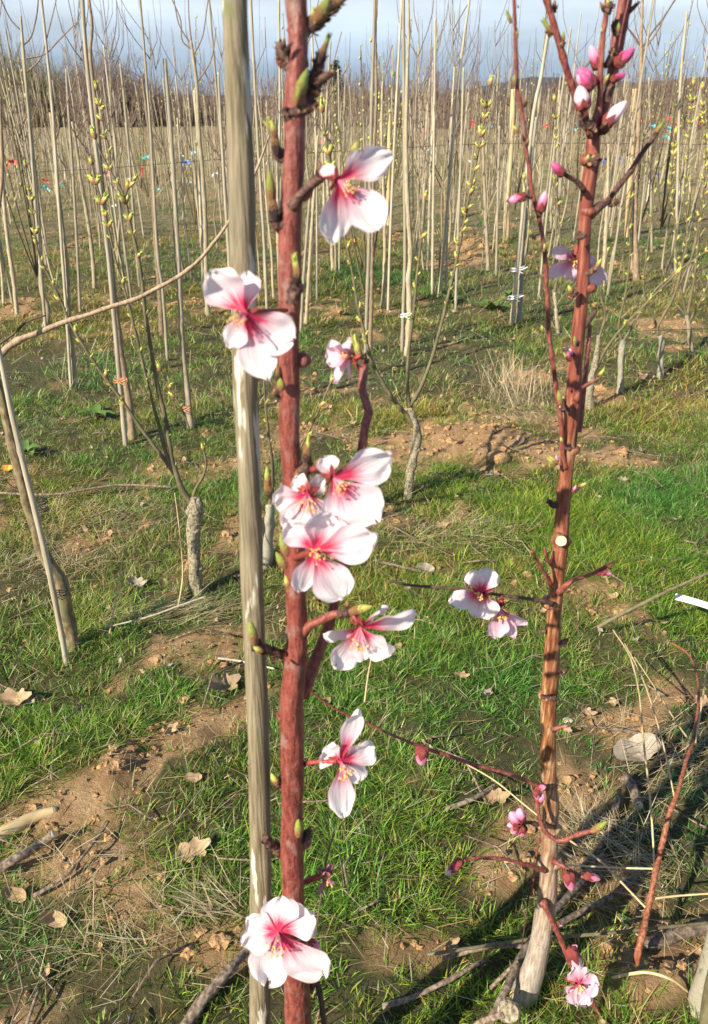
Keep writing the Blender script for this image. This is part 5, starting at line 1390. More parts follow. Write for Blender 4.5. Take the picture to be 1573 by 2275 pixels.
# everything farther: one mass
srcs = {'s': [(np.array([v.co[:] for v in m_.vertices]), m_) for m_ in SM[:6]], 'c': [(np.array([v.co[:] for v in m_.vertices]), m_) for m_ in CM[:3]], 'h': [(np.array([v.co[:] for v in m_.vertices]), m_) for m_ in HM[:3]]}
def simple_stem(Hh, r0, rr):
    V = []; n = 4; a0 = rr.uniform(0, 2); lx = rr.uniform(-.12, .12)
    for i in range(n):
        t = i / (n - 1)
        for j in range(3):
            a = a0 + j * 2.094; r = r0 * (1 - .7 * t)
            V.append((math.cos(a) * r + lx * t + rr.uniform(-.02, .02), math.sin(a) * r, t * Hh - .05))
    Fc = [(i * 3 + j, i * 3 + (j + 1) % 3, (i + 1) * 3 + (j + 1) % 3, (i + 1) * 3 + j) for i in range(n - 1) for j in range(3)]
    return V, Fc
V_, F_, Mi = [], [], []
for it, xx, yy, z in far_pts:
    def addst(dx, h, r, m_, zz=0):
        V, Fc = simple_stem(h, r, rr); b = len(V_)
        V_.extend([(v[0] + xx + dx, v[1] + yy, v[2] + z + zz) for v in V]); F_.extend([tuple(i + b for i in f) for f in Fc]); Mi.extend([m_] * len(Fc))
    if it == 'c': addst(0, rr.uniform(1.2, 1.9), .008, 1)
    elif it == 's':
        addst(0, rr.uniform(1.3, 2.1), .011, 0)
        for k in range(7): addst(rr.uniform(-.25, .25), rr.uniform(.5, 1.2), .005, 2, rr.uniform(.8, 1.2))
    else:
        for k in range(4): addst(rr.uniform(-.2, .2), rr.uniform(1, 1.8), .007, 2)
me = mesh_of('distant_rows', V_, F_, [M['pale'], M['bamboo'], M['twig']], Mi)
tag(link('distant_rows', me), 'distant mass of bare saplings and canes reaching to the hedge', 'saplings', kind='stuff')

# plastic ribbons tied in the far rows
def ribbon(px_, py_, Yv, col, label, s=1.0, vert=False):
    c = P(px_, py_, Yv); k = pxm(py_, Yv) * s; rr2 = random.Random(px_ * 7 + py_)
    mb = MB()
    tube_geo(mb, [(c + Vector((-3 * k, 0, 0)), 3.0 * k), (c, 2.2 * k), (c + Vector((3 * k, 0, 0)), 3 * k)], 6, rough=.2, sm=False)
    for sgn in (-1, 1):
        V = []; L = rr2.uniform(9, 17) * k; w = rr2.uniform(2.8, 4.2) * k
        ax = rr2.uniform(.3, 1.0) * sgn if not vert else .25 * sgn; dz = rr2.uniform(-1, .3) if not vert else -1.5
        for i in range(6):
            t = i / 5; p = c + Vector((ax * L * t, -.3 * k + math.sin(t * 4) * 2 * k, dz * L * t * (0.6 + .4 * t)))
            wv = Vector((.25 * math.sin(t * 5), .3, .9)).normalized() * w * (.7 + .5 * t)
            V += [p - wv, p + wv]
        mb.add(V, [(2 * i, 2 * i + 1, 2 * i + 3, 2 * i + 2) for i in range(5)])
    o = mb.build('ribbon', [M['tag_' + col]], None, origin=c, smooth=False)
    return tag(o, label, 'ribbon', 'coloured plastic ribbons tied in the rows')
RB = [
 (23, 358, 5.5, 'red', 1.5, 'large red ribbon at the left edge'), (102, 400, 9, 'red', .9, 'red ribbon beside the turquoise one, far left'), (98, 414, 10, 'turquoise', 1.0, 'turquoise ribbon low among the far left stems'),
 (232, 383, 8, 'red', 1.0, 'red ribbon right of the tall left cane'), (240, 380, 7.5, 'white', .8, 'white ribbon touching a red one, right of the tall left cane'), (316, 372, 8, 'red', 1.2, 'hanging red ribbon beside the slender cane'), (323, 350, 8, 'turquoise', 1.0, 'turquoise ribbon above a red one beside the slender cane'),
 (286, 358, 11, 'turquoise', .8, 'small turquoise ribbon between two left canes'), (403, 342, 8, 'pale blue', .8, 'pale blue ribbon left in the pair near the clean cut cane'), (433, 339, 8, 'pale blue', 1.0, 'pale blue ribbon right of its pair, left of the stake'), (410, 360, 8, 'blue', 1.1, 'dark blue ribbon under the pale blue pair'),
 (476, 386, 9, 'white', .9, 'whitish ribbon close left of the weathered stake'), (424, 405, 10, 'pale blue', .8, 'pale blue ribbon lower left of the stake'), (447, 488, 5.8, 'blue', 1.3, 'bright blue ribbon hanging low left of the stake'), (355, 420, 11, 'turquoise', .6, 'tiny turquoise ribbon behind the left canes'),
 (139, 412, 11, 'turquoise', .7, 'small turquoise ribbon right of the far left pair'), (288, 397, 9, 'white', .7, 'small white ribbon left of the slender cane'), (250, 458, 8, 'white', .8, 'low white ribbon by the wavy brown sapling'),
 (716, 315, 12, 'red', .7, 'small red ribbon right of the near peach stem'), (718, 325, 12, 'turquoise', .7, 'small turquoise ribbon right of the near peach stem'), (946, 289, 12, 'red', .8, 'small red ribbon right of the middle canes'), (956, 330, 9, 'turquoise', 1.0, 'turquoise ribbon right of the middle canes'), (934, 347, 10, 'white', .6, 'tiny white ribbon below the turquoise one'),
 (781, 533, 6, 'orange', 1.0, 'orange ribbon low under the uppermost blossom'),
 (1047, 268, 12, 'red', .9, 'red ribbon left of the peeled post'), (1090, 283, 10, 'turquoise', .9, 'turquoise ribbon left of the peeled post'), (1052, 276, 12, 'red', .8, 'second red ribbon left of the peeled post'), (1214, 277, 11, 'red', .9, 'red ribbon between shoot and trunk of the second peach tree'),
 (1275, 270, 11, 'turquoise', .8, 'turquoise ribbon just left of the second peach trunk'), (1275, 288, 11, 'turquoise', .7, 'lower turquoise ribbon just left of the second peach trunk'), (1347, 353, 8, 'blue', 1.2, 'blue ribbon right of the second peach trunk'), (1375, 352, 8, 'blue', .9, 'second blue ribbon right of the second peach trunk'),
 (1368, 325, 10, 'red', .7, 'small red ribbon above the blue pair'), (1448, 280, 9, 'turquoise', 1.0, 'turquoise ribbon beside the twig tip at right'), (1486, 284, 9, 'turquoise', 1.1, 'turquoise ribbon right of the twig tip'), (1480, 303, 9, 'turquoise', .9, 'lower turquoise ribbon right of the twig tip'), (1488, 262, 10, 'red', .9, 'red ribbon above the right turquoise ones'), (1502, 275, 10, 'red', 1.1, 'red ribbon beside the cut topped right cane'),
 (1516, 408, 6.5, 'white', 1.3, 'white ribbon hanging by the right cane'), (1556, 255, 8, 'yellow', .9, 'yellow ribbon near the right edge'), (1558, 272, 9, 'red', 1.2, 'red ribbon near the right edge'), (1570, 330, 8, 'white', .8, 'white ribbon at the right edge'), (1461, 388, 9, 'blue', .8, 'small blue ribbon low at right'), (1040, 355, 11, 'white', .6, 'tiny white ribbon in the middle right rows'),
 (1310, 300, 12, 'red', .6, 'tiny red ribbon behind the second peach trunk'), (1420, 268, 12, 'red', .8, 'red ribbon behind the white footed sapling')]
for (a, b_, Yv, col, s, lab) in RB: ribbon(a, b_, Yv, col, lab, s * .8, vert='hanging' in lab)

# wires along the rows
def wire(pts, label):
    mb = MB(); tube_geo(mb, [(P(a, b_, Yv), .0008 + .0002 * Yv) for a, b_, Yv in pts], 5, step=.3, rough=0)
    tag(mb.build('wire', [M['wire']], None, origin=P(*pts[0]), smooth=True), label, 'wire', 'support wires along the rows')
wire([(-60, 388, 5.2), (200, 376, 5.3), (500, 353, 5.6), (760, 335, 5.9)], 'thin dark wire stretched across the left rows')
wire([(760, 338, 5.9), (1000, 322, 6.2), (1300, 318, 6.5), (1640, 322, 6.8)], 'thin dark wire stretched across the right rows')
wire([(1180, 745, 3.2), (1300, 741, 3.25), (1420, 735, 3.3), (1640, 728, 3.35)], 'low dark wire behind the second peach tree')

# ------------------------------------------------------------------ hedge, trees and hills at the field's end
def bare_bush(seed, n=260, mats=('hedge', 'hedge')):
    rr = random.Random(seed); mb = MB()
    for k in range(n):
        a = rr.uniform(0, 6.28); r = math.sqrt(rr.random()); hh = rr.uniform(.45, 1.0) * (1.05 - .45 * r * r)
        b0 = Vector((math.cos(a) * r * .55, math.sin(a) * r * .4, -.02)); p1 = b0 + Vector((math.cos(a) * r * .25 + rr.uniform(-.1, .1), math.sin(a) * r * .2, hh * .55))
        p2 = p1 + Vector((math.cos(a) * .12 + rr.uniform(-.12, .12), rr.uniform(-.1, .1), hh * .45))
        w = rr.uniform(.006, .013)
        V = []
        for p, ww in ((b0, w), (p1, w * .75), (p2, w * .2)):
            for j in range(3):
                an = j * 2.094; V.append(p + Vector((math.cos(an) * ww, math.sin(an) * ww, 0)))
        mb.add(V, [(i * 3 + j, i * 3 + (j + 1) % 3, (i + 1) * 3 + (j + 1) % 3, (i + 1) * 3 + j) for i in range(2) for j in range(3)], 0)
        for q_ in range(3):
            t = rr.uniform(.2, 1); p = p1.lerp(p2, t); e_ = p + Vector((rr.uniform(-.16, .16), rr.uniform(-.1, .1), rr.uniform(.02, .16)))
            mb.add([p + Vector((.004, 0, 0)), p - Vector((.004, 0, 0)), e_ + Vector((0, 0, .002)), e_ - Vector((0, 0, .002))], [(0, 1, 2, 3)], 1)
    return mesh_of('bush', mb.V, mb.F, [M[mats[0]], M[mats[1]]], mb.M)
BB = [bare_bush(600 + i) for i in range(5)]; BG = [bare_bush(620 + i, 260, ('hedgegreen', 'hedgegreen')) for i in range(2)]
rr = random.Random(5)
def bush(x, Yv, h, w, me, label, name='hedge_bush', group='bare bushes of the hedge behind the field'):
    o = bpy.data.objects.new(name, me); COL.objects.link(o); o.location = (x, Yv, float(gz(x, Yv)) - .1)
    o.scale = (w, w, h); o.rotation_euler = (0, 0, rr.uniform(-.3, .3) + (3.14 if rr.random() < .5 else 0))
    tag(o, label, 'bush', group)
def Xat(px_, Yv): return P(px_, 240, Yv).x
for i in range(46):
    px_ = -120 + i * 28 + rr.uniform(-8, 8)
    Yv = 62 + rr.uniform(-5, 6)
    topy = float(np.interp(px_, [-120, 40, 180, 260, 330, 480, 600, 760, 860, 1000, 1200], [165, 180, 195, 175, 205, 218, 218, 220, 228, 232, 238])) + rr.uniform(-16, 12)
    hh = (H + (240 - topy) * Yv / (F * .89) / .89 * 1.0) * 1.12
    bush(Xat(px_, Yv), Yv, hh, rr.uniform(2.0, 3.2), rr.choice(BB), 'leafless brown bush in the hedge line closing the field')
for px_, topy, w in [(50, 150, 3.4), (15, 160, 3), (85, 165, 2.6)]:
    Yv = 57; bush(Xat(px_, Yv), Yv, (H + (240 - topy) * Yv / (F * .79)) * 1.05, w, rr.choice(BG), {50: 'olive green tree top rising over the hedge, tallest at far left', 15: 'olive bush at the left end of the hedge', 85: 'olive bush right of the tallest olive tree'}[px_], 'olive_bush', None)
for px_, topy, w in [(245, 146, 3.6)]:
    Yv = 57; bush(Xat(px_, Yv), Yv, (H + (240 - topy) * Yv / (F * .79)) * 1.05, w, BB[0], 'rounded bare bush rising highest out of the hedge', 'hedge_bush', None)
# dark conifer
def conifer():
    rr = random.Random(8); mb = MB()
    tube_geo(mb, [(Vector((0, 0, -.1)), .04), (Vector((0, 0, .95)), .008)], 6, rough=0, step=.2)
    mb.M = [1] * len(mb.M)
    for k in range(900):
        z = rr.uniform(.08, 1.0); r = (1.03 - z) * .34 * rr.uniform(.5, 1.1); a = rr.uniform(0, 6.28)
        c = Vector((math.cos(a) * r, math.sin(a) * r, z)); t = Vector((-math.sin(a), math.cos(a), 0)) * rr.uniform(.012, .04); o_ = Vector((math.cos(a), math.sin(a), -.35)) * rr.uniform(.03, .07)
        mb.add([c - t, c + t, c + o_ + t * .3, c + o_ - t * .3], [(0, 1, 2, 3)], 0)
    return mesh_of('conifer', mb.V, mb.F, [M['conifer'], M['hedge']], mb.M)
cm = conifer()
o = link('conifer_tree', cm, None, (Xat(747, 75), 75, -.1)); o.scale = (5.0, 5.0, 4.7)
tag(o, 'dark green conifer standing above the hedge behind the near peach spur', 'tree')
o = link('conifer_tree', cm, None, (Xat(738, 78), 78, -.1)); o.scale = (3.4, 3.4, 4.5); o.rotation_euler = (0, 0, 2)
tag(o, 'slimmer dark conifer touching the left side of its twin', 'tree')
# hills
def hill(name, Yv, depth, prof, mat, rough=1.0, seg=160):
    xs = np.linspace(prof[0][0], prof[-1][0], seg)
    hs = np.interp(xs, [p[0] for p in prof], [p[1] for p in prof])
    V = []; n = 10
    for i in range(n):
        t = i / (n - 1)
        for j in range(seg):
            h_ = hs[j] * math.sin(t * math.pi * .5) ** .8 + rough * (float(fbm(xs[j] * .12, t * 9, 77, 4)) - .5) * t
            V.append((xs[j], Yv + t * depth, max(-.3, h_) if i else -.6))
    V = np.array(V); idx = np.arange(n * seg).reshape(n, seg)
    q = np.stack([idx[:-1, :-1], idx[:-1, 1:], idx[1:, 1:], idx[1:, :-1]], -1).reshape(-1, 4)
    return tag(link(name, big_mesh(name, V, q, M[mat])), kind='structure')
hill('hill', 52, 45, [(-120, .05), (4, .1), (12, .6), (22, 2.2), (34, 3.8), (60, 5.5), (120, 7)], 'hillm', .5)
hill('hill', 430, 120, [(-500, 6), (-120, 8), (40, 6), (70, 11), (100, 17), (130, 18), (170, 14), (260, 22), (500, 30)], 'farwood', 3)
# rows continuing up the right slope: bushes as brown scrub on the hill
for i in range(40):
    px_ = 900 + i * 19 + rr.uniform(-8, 8); Yv = rr.uniform(50, 62)
    x = Xat(px_, Yv)
    o = bpy.data.objects.new('scrub_bush', rr.choice(BB)); COL.objects.link(o)
    zb = float(np.interp(x, [4, 12, 22, 34], [0, .3, .9, 1.4])) * (Yv - 48) / 14
    o.location = (x, Yv, zb - .2); s = rr.uniform(1.4, 2.6); o.scale = (s * 1.1, s, s * rr.uniform(.8, 1.15)); o.rotation_euler = (0, 0, rr.uniform(0, 6))
    tag(o, 'leafless brown bush in the scrub on the rising ground at right', 'bush', 'brown scrub on the right hand slope')
# small white house in the far hedge
def box(mb, x0, x1, y0, y1, z0, z1, m=0):
    V = [(x, y, z) for z in (z0, z1) for y in (y0, y1) for x in (x0, x1)]
    mb.add(V, [(0, 2, 3, 1), (4, 5, 7, 6), (0, 1, 5, 4), (2, 6, 7, 3), (0, 4, 6, 2), (1, 3, 7, 5)], m)

# ------------------------------------------------------------------ near ground litter, things one can point at
def ground_stick(pts, label, mat='stick', lift=.0, name='stick', seed=0, group=None, cap_cut=False, rough=.2, nodes=None):
    """pts: (px, py, width_px, height above ground in m)"""
    out = []
    for a, b_, w, hh in pts:
        g = G(a, b_, hh); out.append((g, w * .42 * pxm(b_, g.y)))
    mb = MB(); tube_geo(mb, out, 12, seed=seed, rough=rough, fr=2, step=.008, capm=1, nodes=nodes)
    o = mb.build(name, [M[mat], M['cut']], None, origin=out[0][0])
    return tag(o, label, 'stick', group)
def twiggy(root_label, main, twigs, mat, tmat, name='cut_branch'):
    out = [(G(a, b_, hh), w) for a, b_, w, hh in main]
    out = [(g, w * .36 * pxm(b_, g.y)) for (g, w), (a, b_, _, _) in zip(out, main)]
    root = empty(name, out[0][0], root_label, 'branch')
    mb = MB(); tube_geo(mb, out, 12, seed=3, rough=.22, capm=1, nodes=.09)
    # pale fresh cut at the butt
    mb.M[-1] = 1
    mb.build('stem', [M[mat], M['cut']], root)
    for i, tw in enumerate(twigs):
        o2 = []
        for a, b_, w, hh in tw:
            g = G(a, b_, hh); o2.append((g, w * .38 * pxm(b_, g.y)))
        mb = MB(); tube_geo(mb, o2, 7, seed=i, rough=.15, nodes=.05); mb.build('twig', [M[tmat]], root)
    return root
twiggy('cut red brown branch with straw yellow side twigs lying right of the second peach tree',
       [(1412, 2142, 19, .02), (1424, 2090, 20, .05), (1440, 2020, 19, .09), (1452, 1960, 18, .12), (1470, 1880, 17, .15), (1490, 1800, 15, .17), (1506, 1760, 13, .18), (1522, 1700, 12, .19), (1540, 1640, 10, .19), (1552, 1560, 8, .19), (1548, 1500, 7, .18), (1530, 1455, 6, .16), (1492, 1428, 5, .15)],
       [[(1455, 1955, 6, .12), (1450, 1850, 6, .15), (1442, 1750, 6, .17), (1430, 1650, 6, .18), (1420, 1540, 5, .18), (1400, 1460, 4, .16), (1362, 1400, 4, .13)],
        [(1502, 1790, 6, .17), (1490, 1730, 5, .18), (1470, 1640, 5, .18), (1440, 1540, 5, .17), (1415, 1480, 4, .14), (1388, 1430, 3, .12)],
        [(1434, 2016, 7, .09), (1390, 1970, 6, .09), (1330, 1910, 6, .09), (1270, 1870, 6, .08), (1180, 1800, 5, .06), (1100, 1735, 5, .04), (1040, 1700, 4, .02)],
        [(1535, 1650, 5, .19), (1500, 1600, 5, .16), (1450, 1520, 4, .1), (1410, 1460, 3, .05)],
        [(1455, 1930, 6, .12), (1380, 1928, 6, .10), (1260, 1922, 5, .08), (1120, 1914, 5, .05)],
        [(1455, 1996, 7, .10), (1510, 1990, 6, .10), (1580, 1985, 5, .1)],
        [(1545, 1650, 5, .19), (1560, 1560, 5, .2), (1572, 1470, 4, .2)],
        [(1425, 2082, 5, .04), (1395, 2062, 4, .03), (1370, 2035, 4, .02)]], 'orangebark', 'yellowwood')
ST = [
 ([(398, 2300, 34, .01), (430, 2250, 32, .015), (470, 2200, 30, .02), (510, 2155, 26, .02), (548, 2112, 24, .02), (600, 2060, 20, .02)], 'thick grey brown fallen stick passing under the lowest blossom', 'stick'),
 ([(-30, 1874, 40, .008), (30, 1840, 38, .01), (85, 1812, 32, .01), (128, 1800, 20, .008)], 'thick hollow beige stalk lying at the left edge', 'yellowwood'),
 ([(-20, 1938, 26, .02), (40, 1905, 26, .03), (90, 1875, 24, .03), (120, 1852, 24, .035)], 'cut grey branch piece just below the hollow stalk at the left edge', 'stick'),
 ([(75, 1990, 12, .01), (140, 1950, 10, .015), (190, 1895, 9, .02), (225, 1850, 7, .02), (242, 1825, 5, .02)], 'curved dark twig on the bare soil at left', 'stick'),
 ([(1085, 2275, 26, .03), (1120, 2210, 22, .05), (1160, 2120, 20, .05), (1215, 2045, 19, .04), (1290, 1960, 18, .03), (1340, 1900, 16, .02)], 'grey dead branch running up behind the foot of the second peach tree', 'stick'),
 ([(1230, 2060, 16, .03), (1300, 2020, 16, .03), (1370, 1985, 15, .02), (1420, 1940, 10, .02)], 'grey stick right of the second peach tree foot, slanting up', 'stick'),
 ([(985, 2130, 12, .02), (1060, 2108, 14, .03), (1130, 2100, 14, .03), (1190, 2108, 12, .03)], 'pale grey stick left of the second peach tree foot', 'stick'),
 ([(950, 2120, 10, .03), (1010, 2112, 9, .04), (1100, 2098, 9, .05), (1200, 2085, 9, .05), (1330, 2075, 9, .05), (1573, 2050, 8, .04)], 'long olive rod lying across the foot of the second peach tree', 'shoot'),
 ([(1433, 2100, 34, .02), (1480, 2085, 36, .02), (1530, 2068, 36, .02), (1600, 2055, 36, .02)], 'thick weathered log at the right edge', 'stick'),
 ([(1385, 1728, 30, .02), (1405, 1750, 30, .02), (1418, 1790, 26, .02)], 'short grey cut log end near the big curled leaf', 'stick'),
 ([(1378, 1755, 12, .03), (1370, 1790, 14, .02), (1355, 1840, 14, .02), (1325, 1890, 13, .02), (1290, 1930, 12, .02)], 'dark bent stick left of the short cut log end', 'stick'),
 ([(990, 1798, 14, .01), (1050, 1775, 13, .02), (1100, 1745, 10, .02)], 'dark stick in the grass left of the second peach tree', 'stick'),
 ([(1330, 1392, 11, .05), (1380, 1365, 12, .08), (1440, 1335, 11, .12), (1500, 1305, 9, .15), (1600, 1262, 7, .2)], 'dark olive rod rising to the right edge above the grass', 'shoot'),
 ([(1360, 2172, 7, .02), (1430, 2160, 8, .04), (1490, 2175, 8, .04), (1530, 2205, 6, .01)], 'arched pale twig under the fresh cut branch end', 'yellowwood'),
 ([(230, 1395, 4, .02), (330, 1370, 5, .04), (400, 1345, 5, .06), (458, 1325, 5, .07)], 'bright straw stem at the foot of the lichen grey stump', 'bamboo'),
 ([(243, 1408, 4, .01), (256, 1340, 4, .07), (268, 1270, 3, .14), (273, 1232, 2, .18)], 'upright dry stalk left of the lichen grey stump', 'yellowwood'),
 ([(395, 1350, 4, .01), (406, 1280, 4, .08), (400, 1190, 3, .2), (388, 1095, 2, .3)], 'tall thin yellow stalk touching the lichen grey stump', 'yellowwood'),
 ([(484, 1462, 6, .02), (540, 1470, 6, .02), (610, 1486, 5, .02)], 'pale straw stalk crossing behind stake and stem', 'bamboo'),
 ([(0, 1095, 6, .03), (120, 1098, 6, .03), (260, 1078, 6, .04), (380, 1082, 5, .03)], 'long grey twig lying behind the left edge cane', 'stick'),
 ([(810, 1560, 5, .02), (818, 1500, 5, .08), (828, 1450, 4, .14)], 'short yellow stalk under the blossom with the crossing twig', 'yellowwood'),
 ([(830, 1245, 8, .01), (905, 1262, 8, .02), (960, 1275, 6, .01)], 'dark twig on the grass between the two peach trees', 'stick'),
 ([(1290, 1612, 6, .02), (1370, 1620, 12, .02), (1430, 1632, 9, .02), (1460, 1628, 4, .02)], 'pale twig above the big curled leaf', 'stick'),
 ([(1120, 2255, 16, .05), (1090, 2262, 16, .04), (1062, 2275, 18, .02), (1040, 2300, 18, .01)], 'grey branch stub hugging the foot of the second peach tree', 'stick'),
 ([(1090, 2195, 10, .02), (1115, 2170, 10, .04), (1150, 2135, 8, .06)], 'slim grey twig left of the pale peach trunk foot', 'stick'),
 ([(55, 2290, 10, .01), (75, 2230, 9, .02), (88, 2195, 7, .02)], 'small pale stick in the lower left corner', 'stick'),
 ([(850, 2235, 16, .01), (920, 2215, 14, .02), (1010, 2170, 14, .02), (1080, 2130, 10, .02)], 'brown stick crossing the dark soil patch at bottom centre', 'stick'),
]
for i, (pts, lab, mt) in enumerate(ST): ground_stick(pts, lab, mt, seed=700 + i, name='stalk' if mt in ('yellowwood', 'bamboo') else 'stick')
# many nameless small twigs
V_, F_ = [], []
x, y = scatter(420, .4, 4.5, 1.5)
mb = MB(); rr = random.Random(31)
for i in range(len(x)):
    a = rr.uniform(0, 6.28); L = rr.uniform(.04, .22); z = float(gz(x[i], y[i])) + rr.uniform(.004, .02); r = rr.uniform(.0008, .0025)
    p0 = Vector((x[i], y[i], z)); p1 = p0 + Vector((math.cos(a) * L * .5, math.sin(a) * L * .5, rr.uniform(-.004, .02))); p2 = p0 + Vector((math.cos(a + .3) * L, math.sin(a + .3) * L, rr.uniform(-.008, .012)))
    tube_geo(mb, [(p0, r), (p1, r * .9), (p2, r * .4)], 5, sm=False, rough=.1, seed=i)
o = mb.build('twig_litter', [M['stick']], None)
tag(o, 'small broken twigs strewn through the grass', 'twigs', kind='stuff')

# dead leaves
def leaf_mesh(seed, lobed=True, curl=.25):
    rr = random.Random(seed); n = 26; rings = 4
    V = [Vector((0, 0, 0))]
    for r_ in range(1, rings + 1):
        f = r_ / rings
        for j in range(n):
            a = 2 * math.pi * j / n
            rad = .5 * (1 + (.20 * math.sin(a * 6 + 1) if lobed else 0) + .18 * math.cos(2 * a) + rr.uniform(-.05, .05) * (r_ == rings))
            x_, y_ = math.cos(a) * rad * f, math.sin(a) * rad * f * .78
            z_ = curl * (x_ * x_ * 1.2 + y_ * y_ * 1.6) * 1.6 + .05 * math.sin(x_ * 11 + seed) * f + .03 * math.sin(y_ * 17)
            V.append(Vector((x_, y_, z_)))
    Fc = [(0, 1 + j, 1 + (j + 1) % n) for j in range(n)]
    for r_ in range(rings - 1):
        for j in range(n):
            a = 1 + r_ * n + j; b_ = 1 + r_ * n + (j + 1) % n
            Fc.append((a, a + n, b_ + n, b_))
    return V, Fc
def leaf(px_, py_, size_px, label, mat='deadleaf', seed=0, lobed=True, curl=.3, rot=None, tilt=(.0, .0), lift=.012, name='dead_leaf'):
    V, Fc = leaf_mesh(seed, lobed, curl); g = G(px_, py_, lift); k = pxm(py_, g.y) * size_px
    o = link(name, mesh_of('dead_leaf', [v * k for v in V], Fc, [M[mat]]), None, g)
    o.rotation_euler = (tilt[0], tilt[1], rot if rot is not None else rnd.uniform(0, 6.28))
    return tag(o, label, 'leaf', 'dead leaves lying on the grass')
LV = [(427, 1888, 66, 'flat tan oak leaf left of the weathered stake, in green grass', 'deadleaf', True, .15, .5, (.45, 0)), (495, 1522, 62, 'pale pointed dead leaf on the soil beside the stake', 'deadleaf', True, .4, .7, (.5, .2)),
      (1412, 1668, 96, 'biggest curled grey dead leaf right of the second peach tree', 'greyleaf', False, .38, .25, (.28, -.15)), (375, 1622, 30, 'small folded brown leaf at the edge of the dark grass tuft', 'deadleaf', True, .6, .9, (.7, 0)),
      (945, 1262, 34, 'grey round leaf in the grass between the peach trees', 'greyleaf', False, .3, 0, (.7, .2)), (1345, 1292, 26, 'tiny pale leaf under the red tipped twig', 'deadleaf', False, .3, 1.4, (.6, 0)),
      (1100, 1770, 50, 'reddish brown leaf behind the pink bud twig', 'deadleaf', True, .4, 0, (.4, 0)), (430, 1728, 34, 'rounded tan leaf just left of the stake', 'deadleaf', False, .3, 0, (.5, 0)),
      (35, 1552, 60, 'broad brown leaf at the left edge on the soil', 'deadleaf', True, .4, 0, (.4, 0)), (65, 1556, 22, 'small whitish leaf beside the broad brown leaf at left', 'greyleaf', False, .4, 0, (.6, .2)),
      (1025, 1500, 26, 'small dry leaf in the sward left of the second peach tree', 'deadleaf', True, .3, 0, (.4, .2)), (305, 1295, 34, 'pale crumpled leaf left of the lichen grey stump', 'greyleaf', True, .5, 0, (.5, .2)),
      (35, 1985, 46, 'tan leaf standing on edge at the lower left', 'deadleaf', False, .5, 0, (.9, .3)), (1430, 840, 34, 'beige leaf on the soil near the straight pale stump', 'deadleaf', True, .4, 0, (.5, .2)),
      (1135, 985, 52, 'flat tan leaf on the soil heap', 'deadleaf', False, .15, 0, (.5, -.3)), (1300, 1585, 34, 'dry straw coloured leaf in the grass by the trunk', 'deadleaf', True, .5, 0, (.3, .3)), (720, 1560, 28, 'small brown leaf right of the near peach stem', 'deadleaf', False, .5, .8, (.5, .3)),
      (120, 2040, 50, 'dark curled leaf in the shaded soil hollow at left', 'deadleaf', False, .6, 0, (.7, .4)), (1560, 1560, 40, 'beige leaf at the right edge above the cut branch', 'deadleaf', True, .4, 0, (.5, 0)), (980, 1168, 26, 'small orange leaf on the soil in the middle', 'deadleaf', True, .4, 0, (.5, 0)), (18, 1040, 22, 'bright orange leaf at the left edge', 'tag_orange', False, .4, 0, (.8, 0))]
for i, (a, b_, s, lab, mt, lob, cu, ro, ti) in enumerate(LV): leaf(a, b_, s, lab, mt, 40 + i, lob, cu, ro, ti)
# unnamed leaf crumbs
mb = MB(); x, y = scatter(520, .4, 5, 1.5); rr = random.Random(77)
for i in range(len(x)):
    V, Fc = leaf_mesh(i % 9, i % 2 == 0, .5); s = rr.uniform(.008, .026); q_ = Quaternion((rr.uniform(-1, 1), rr.uniform(-1, 1), 2), rr.uniform(0, 6.28)) @ Quaternion((1, 0, 0), rr.uniform(-.6, .6))
    c = Vector((x[i], y[i], float(gz(x[i], y[i])) + rr.uniform(.005, .018)))
    mb.add([c + q_ @ (v * s) for v in V], Fc, rr.choice([0, 0, 1]))
o = mb.build('leaf_litter', [M['deadleaf'], M['greyleaf']], None)
tag(o, 'small crumbled dead leaves strewn through the grass', 'leaf litter', kind='stuff')

# white plant label at the right edge
gA = G(1500, 1325, .10); gB = G(1600, 1356, .10)
mb = MB(); d = (gB - gA); n = Vector((0, -.5, .85)).normalized(); u = d.normalized().cross(n).normalized(); hw = 8 * pxm(1335, gA.y)
nn = 8; V = []
for i in range(nn):
    p = gA.lerp(gB, i / (nn - 1)) + n * .004 * math.sin(i / 7 * 3)
    for s_, tt_ in ((-1, 0), (1, 0), (1, 1), (-1, 1)): V.append(p + u * hw * s_ - n * .0012 * tt_)
Fc = [(i * 4 + j, i * 4 + (j + 1) % 4, (i + 1) * 4 + (j + 1) % 4, (i + 1) * 4 + j) for i in range(nn - 1) for j in range(4)] + [(3, 2, 1, 0), (nn * 4 - 4, nn * 4 - 3, nn * 4 - 2, nn * 4 - 1)]
mb.add(V, Fc)
tag(mb.build('plant_label', [M['label']], None, origin=gA, smooth=False), 'blank white plastic strip label hanging at the right edge above the grass', 'label')

# trunk and post in the lower right corner
gb = G(1555, 2240)
line = px_line([(1548, 2300, 64), (1556, 2230, 50), (1566, 2180, 44), (1585, 2110, 38), (1610, 2010, 34), (1640, 1850, 30), (1680, 1500, 26), (1720, 900, 20)], gb.y)
root = empty('sapling', (line[0][0].x, line[0][0].y, gb.z), 'white barked sapling foot cut by the lower right corner', 'sapling')
stem_obj('trunk', line, 'birch', root, 9, rough=.16, seg=16, step=.012)
line = px_line([(1566, 2300, 30), (1578, 2210, 30), (1600, 2100, 28), (1650, 1800, 24), (1700, 1300, 18)], gb.y - .05)
root = empty('bamboo_cane', (line[0][0].x, line[0][0].y, gb.z), 'greenish cane against the white barked foot in the lower right corner', 'cane')
stem_obj('pole', line, 'shoot', root, 9, rough=.05, seg=10)

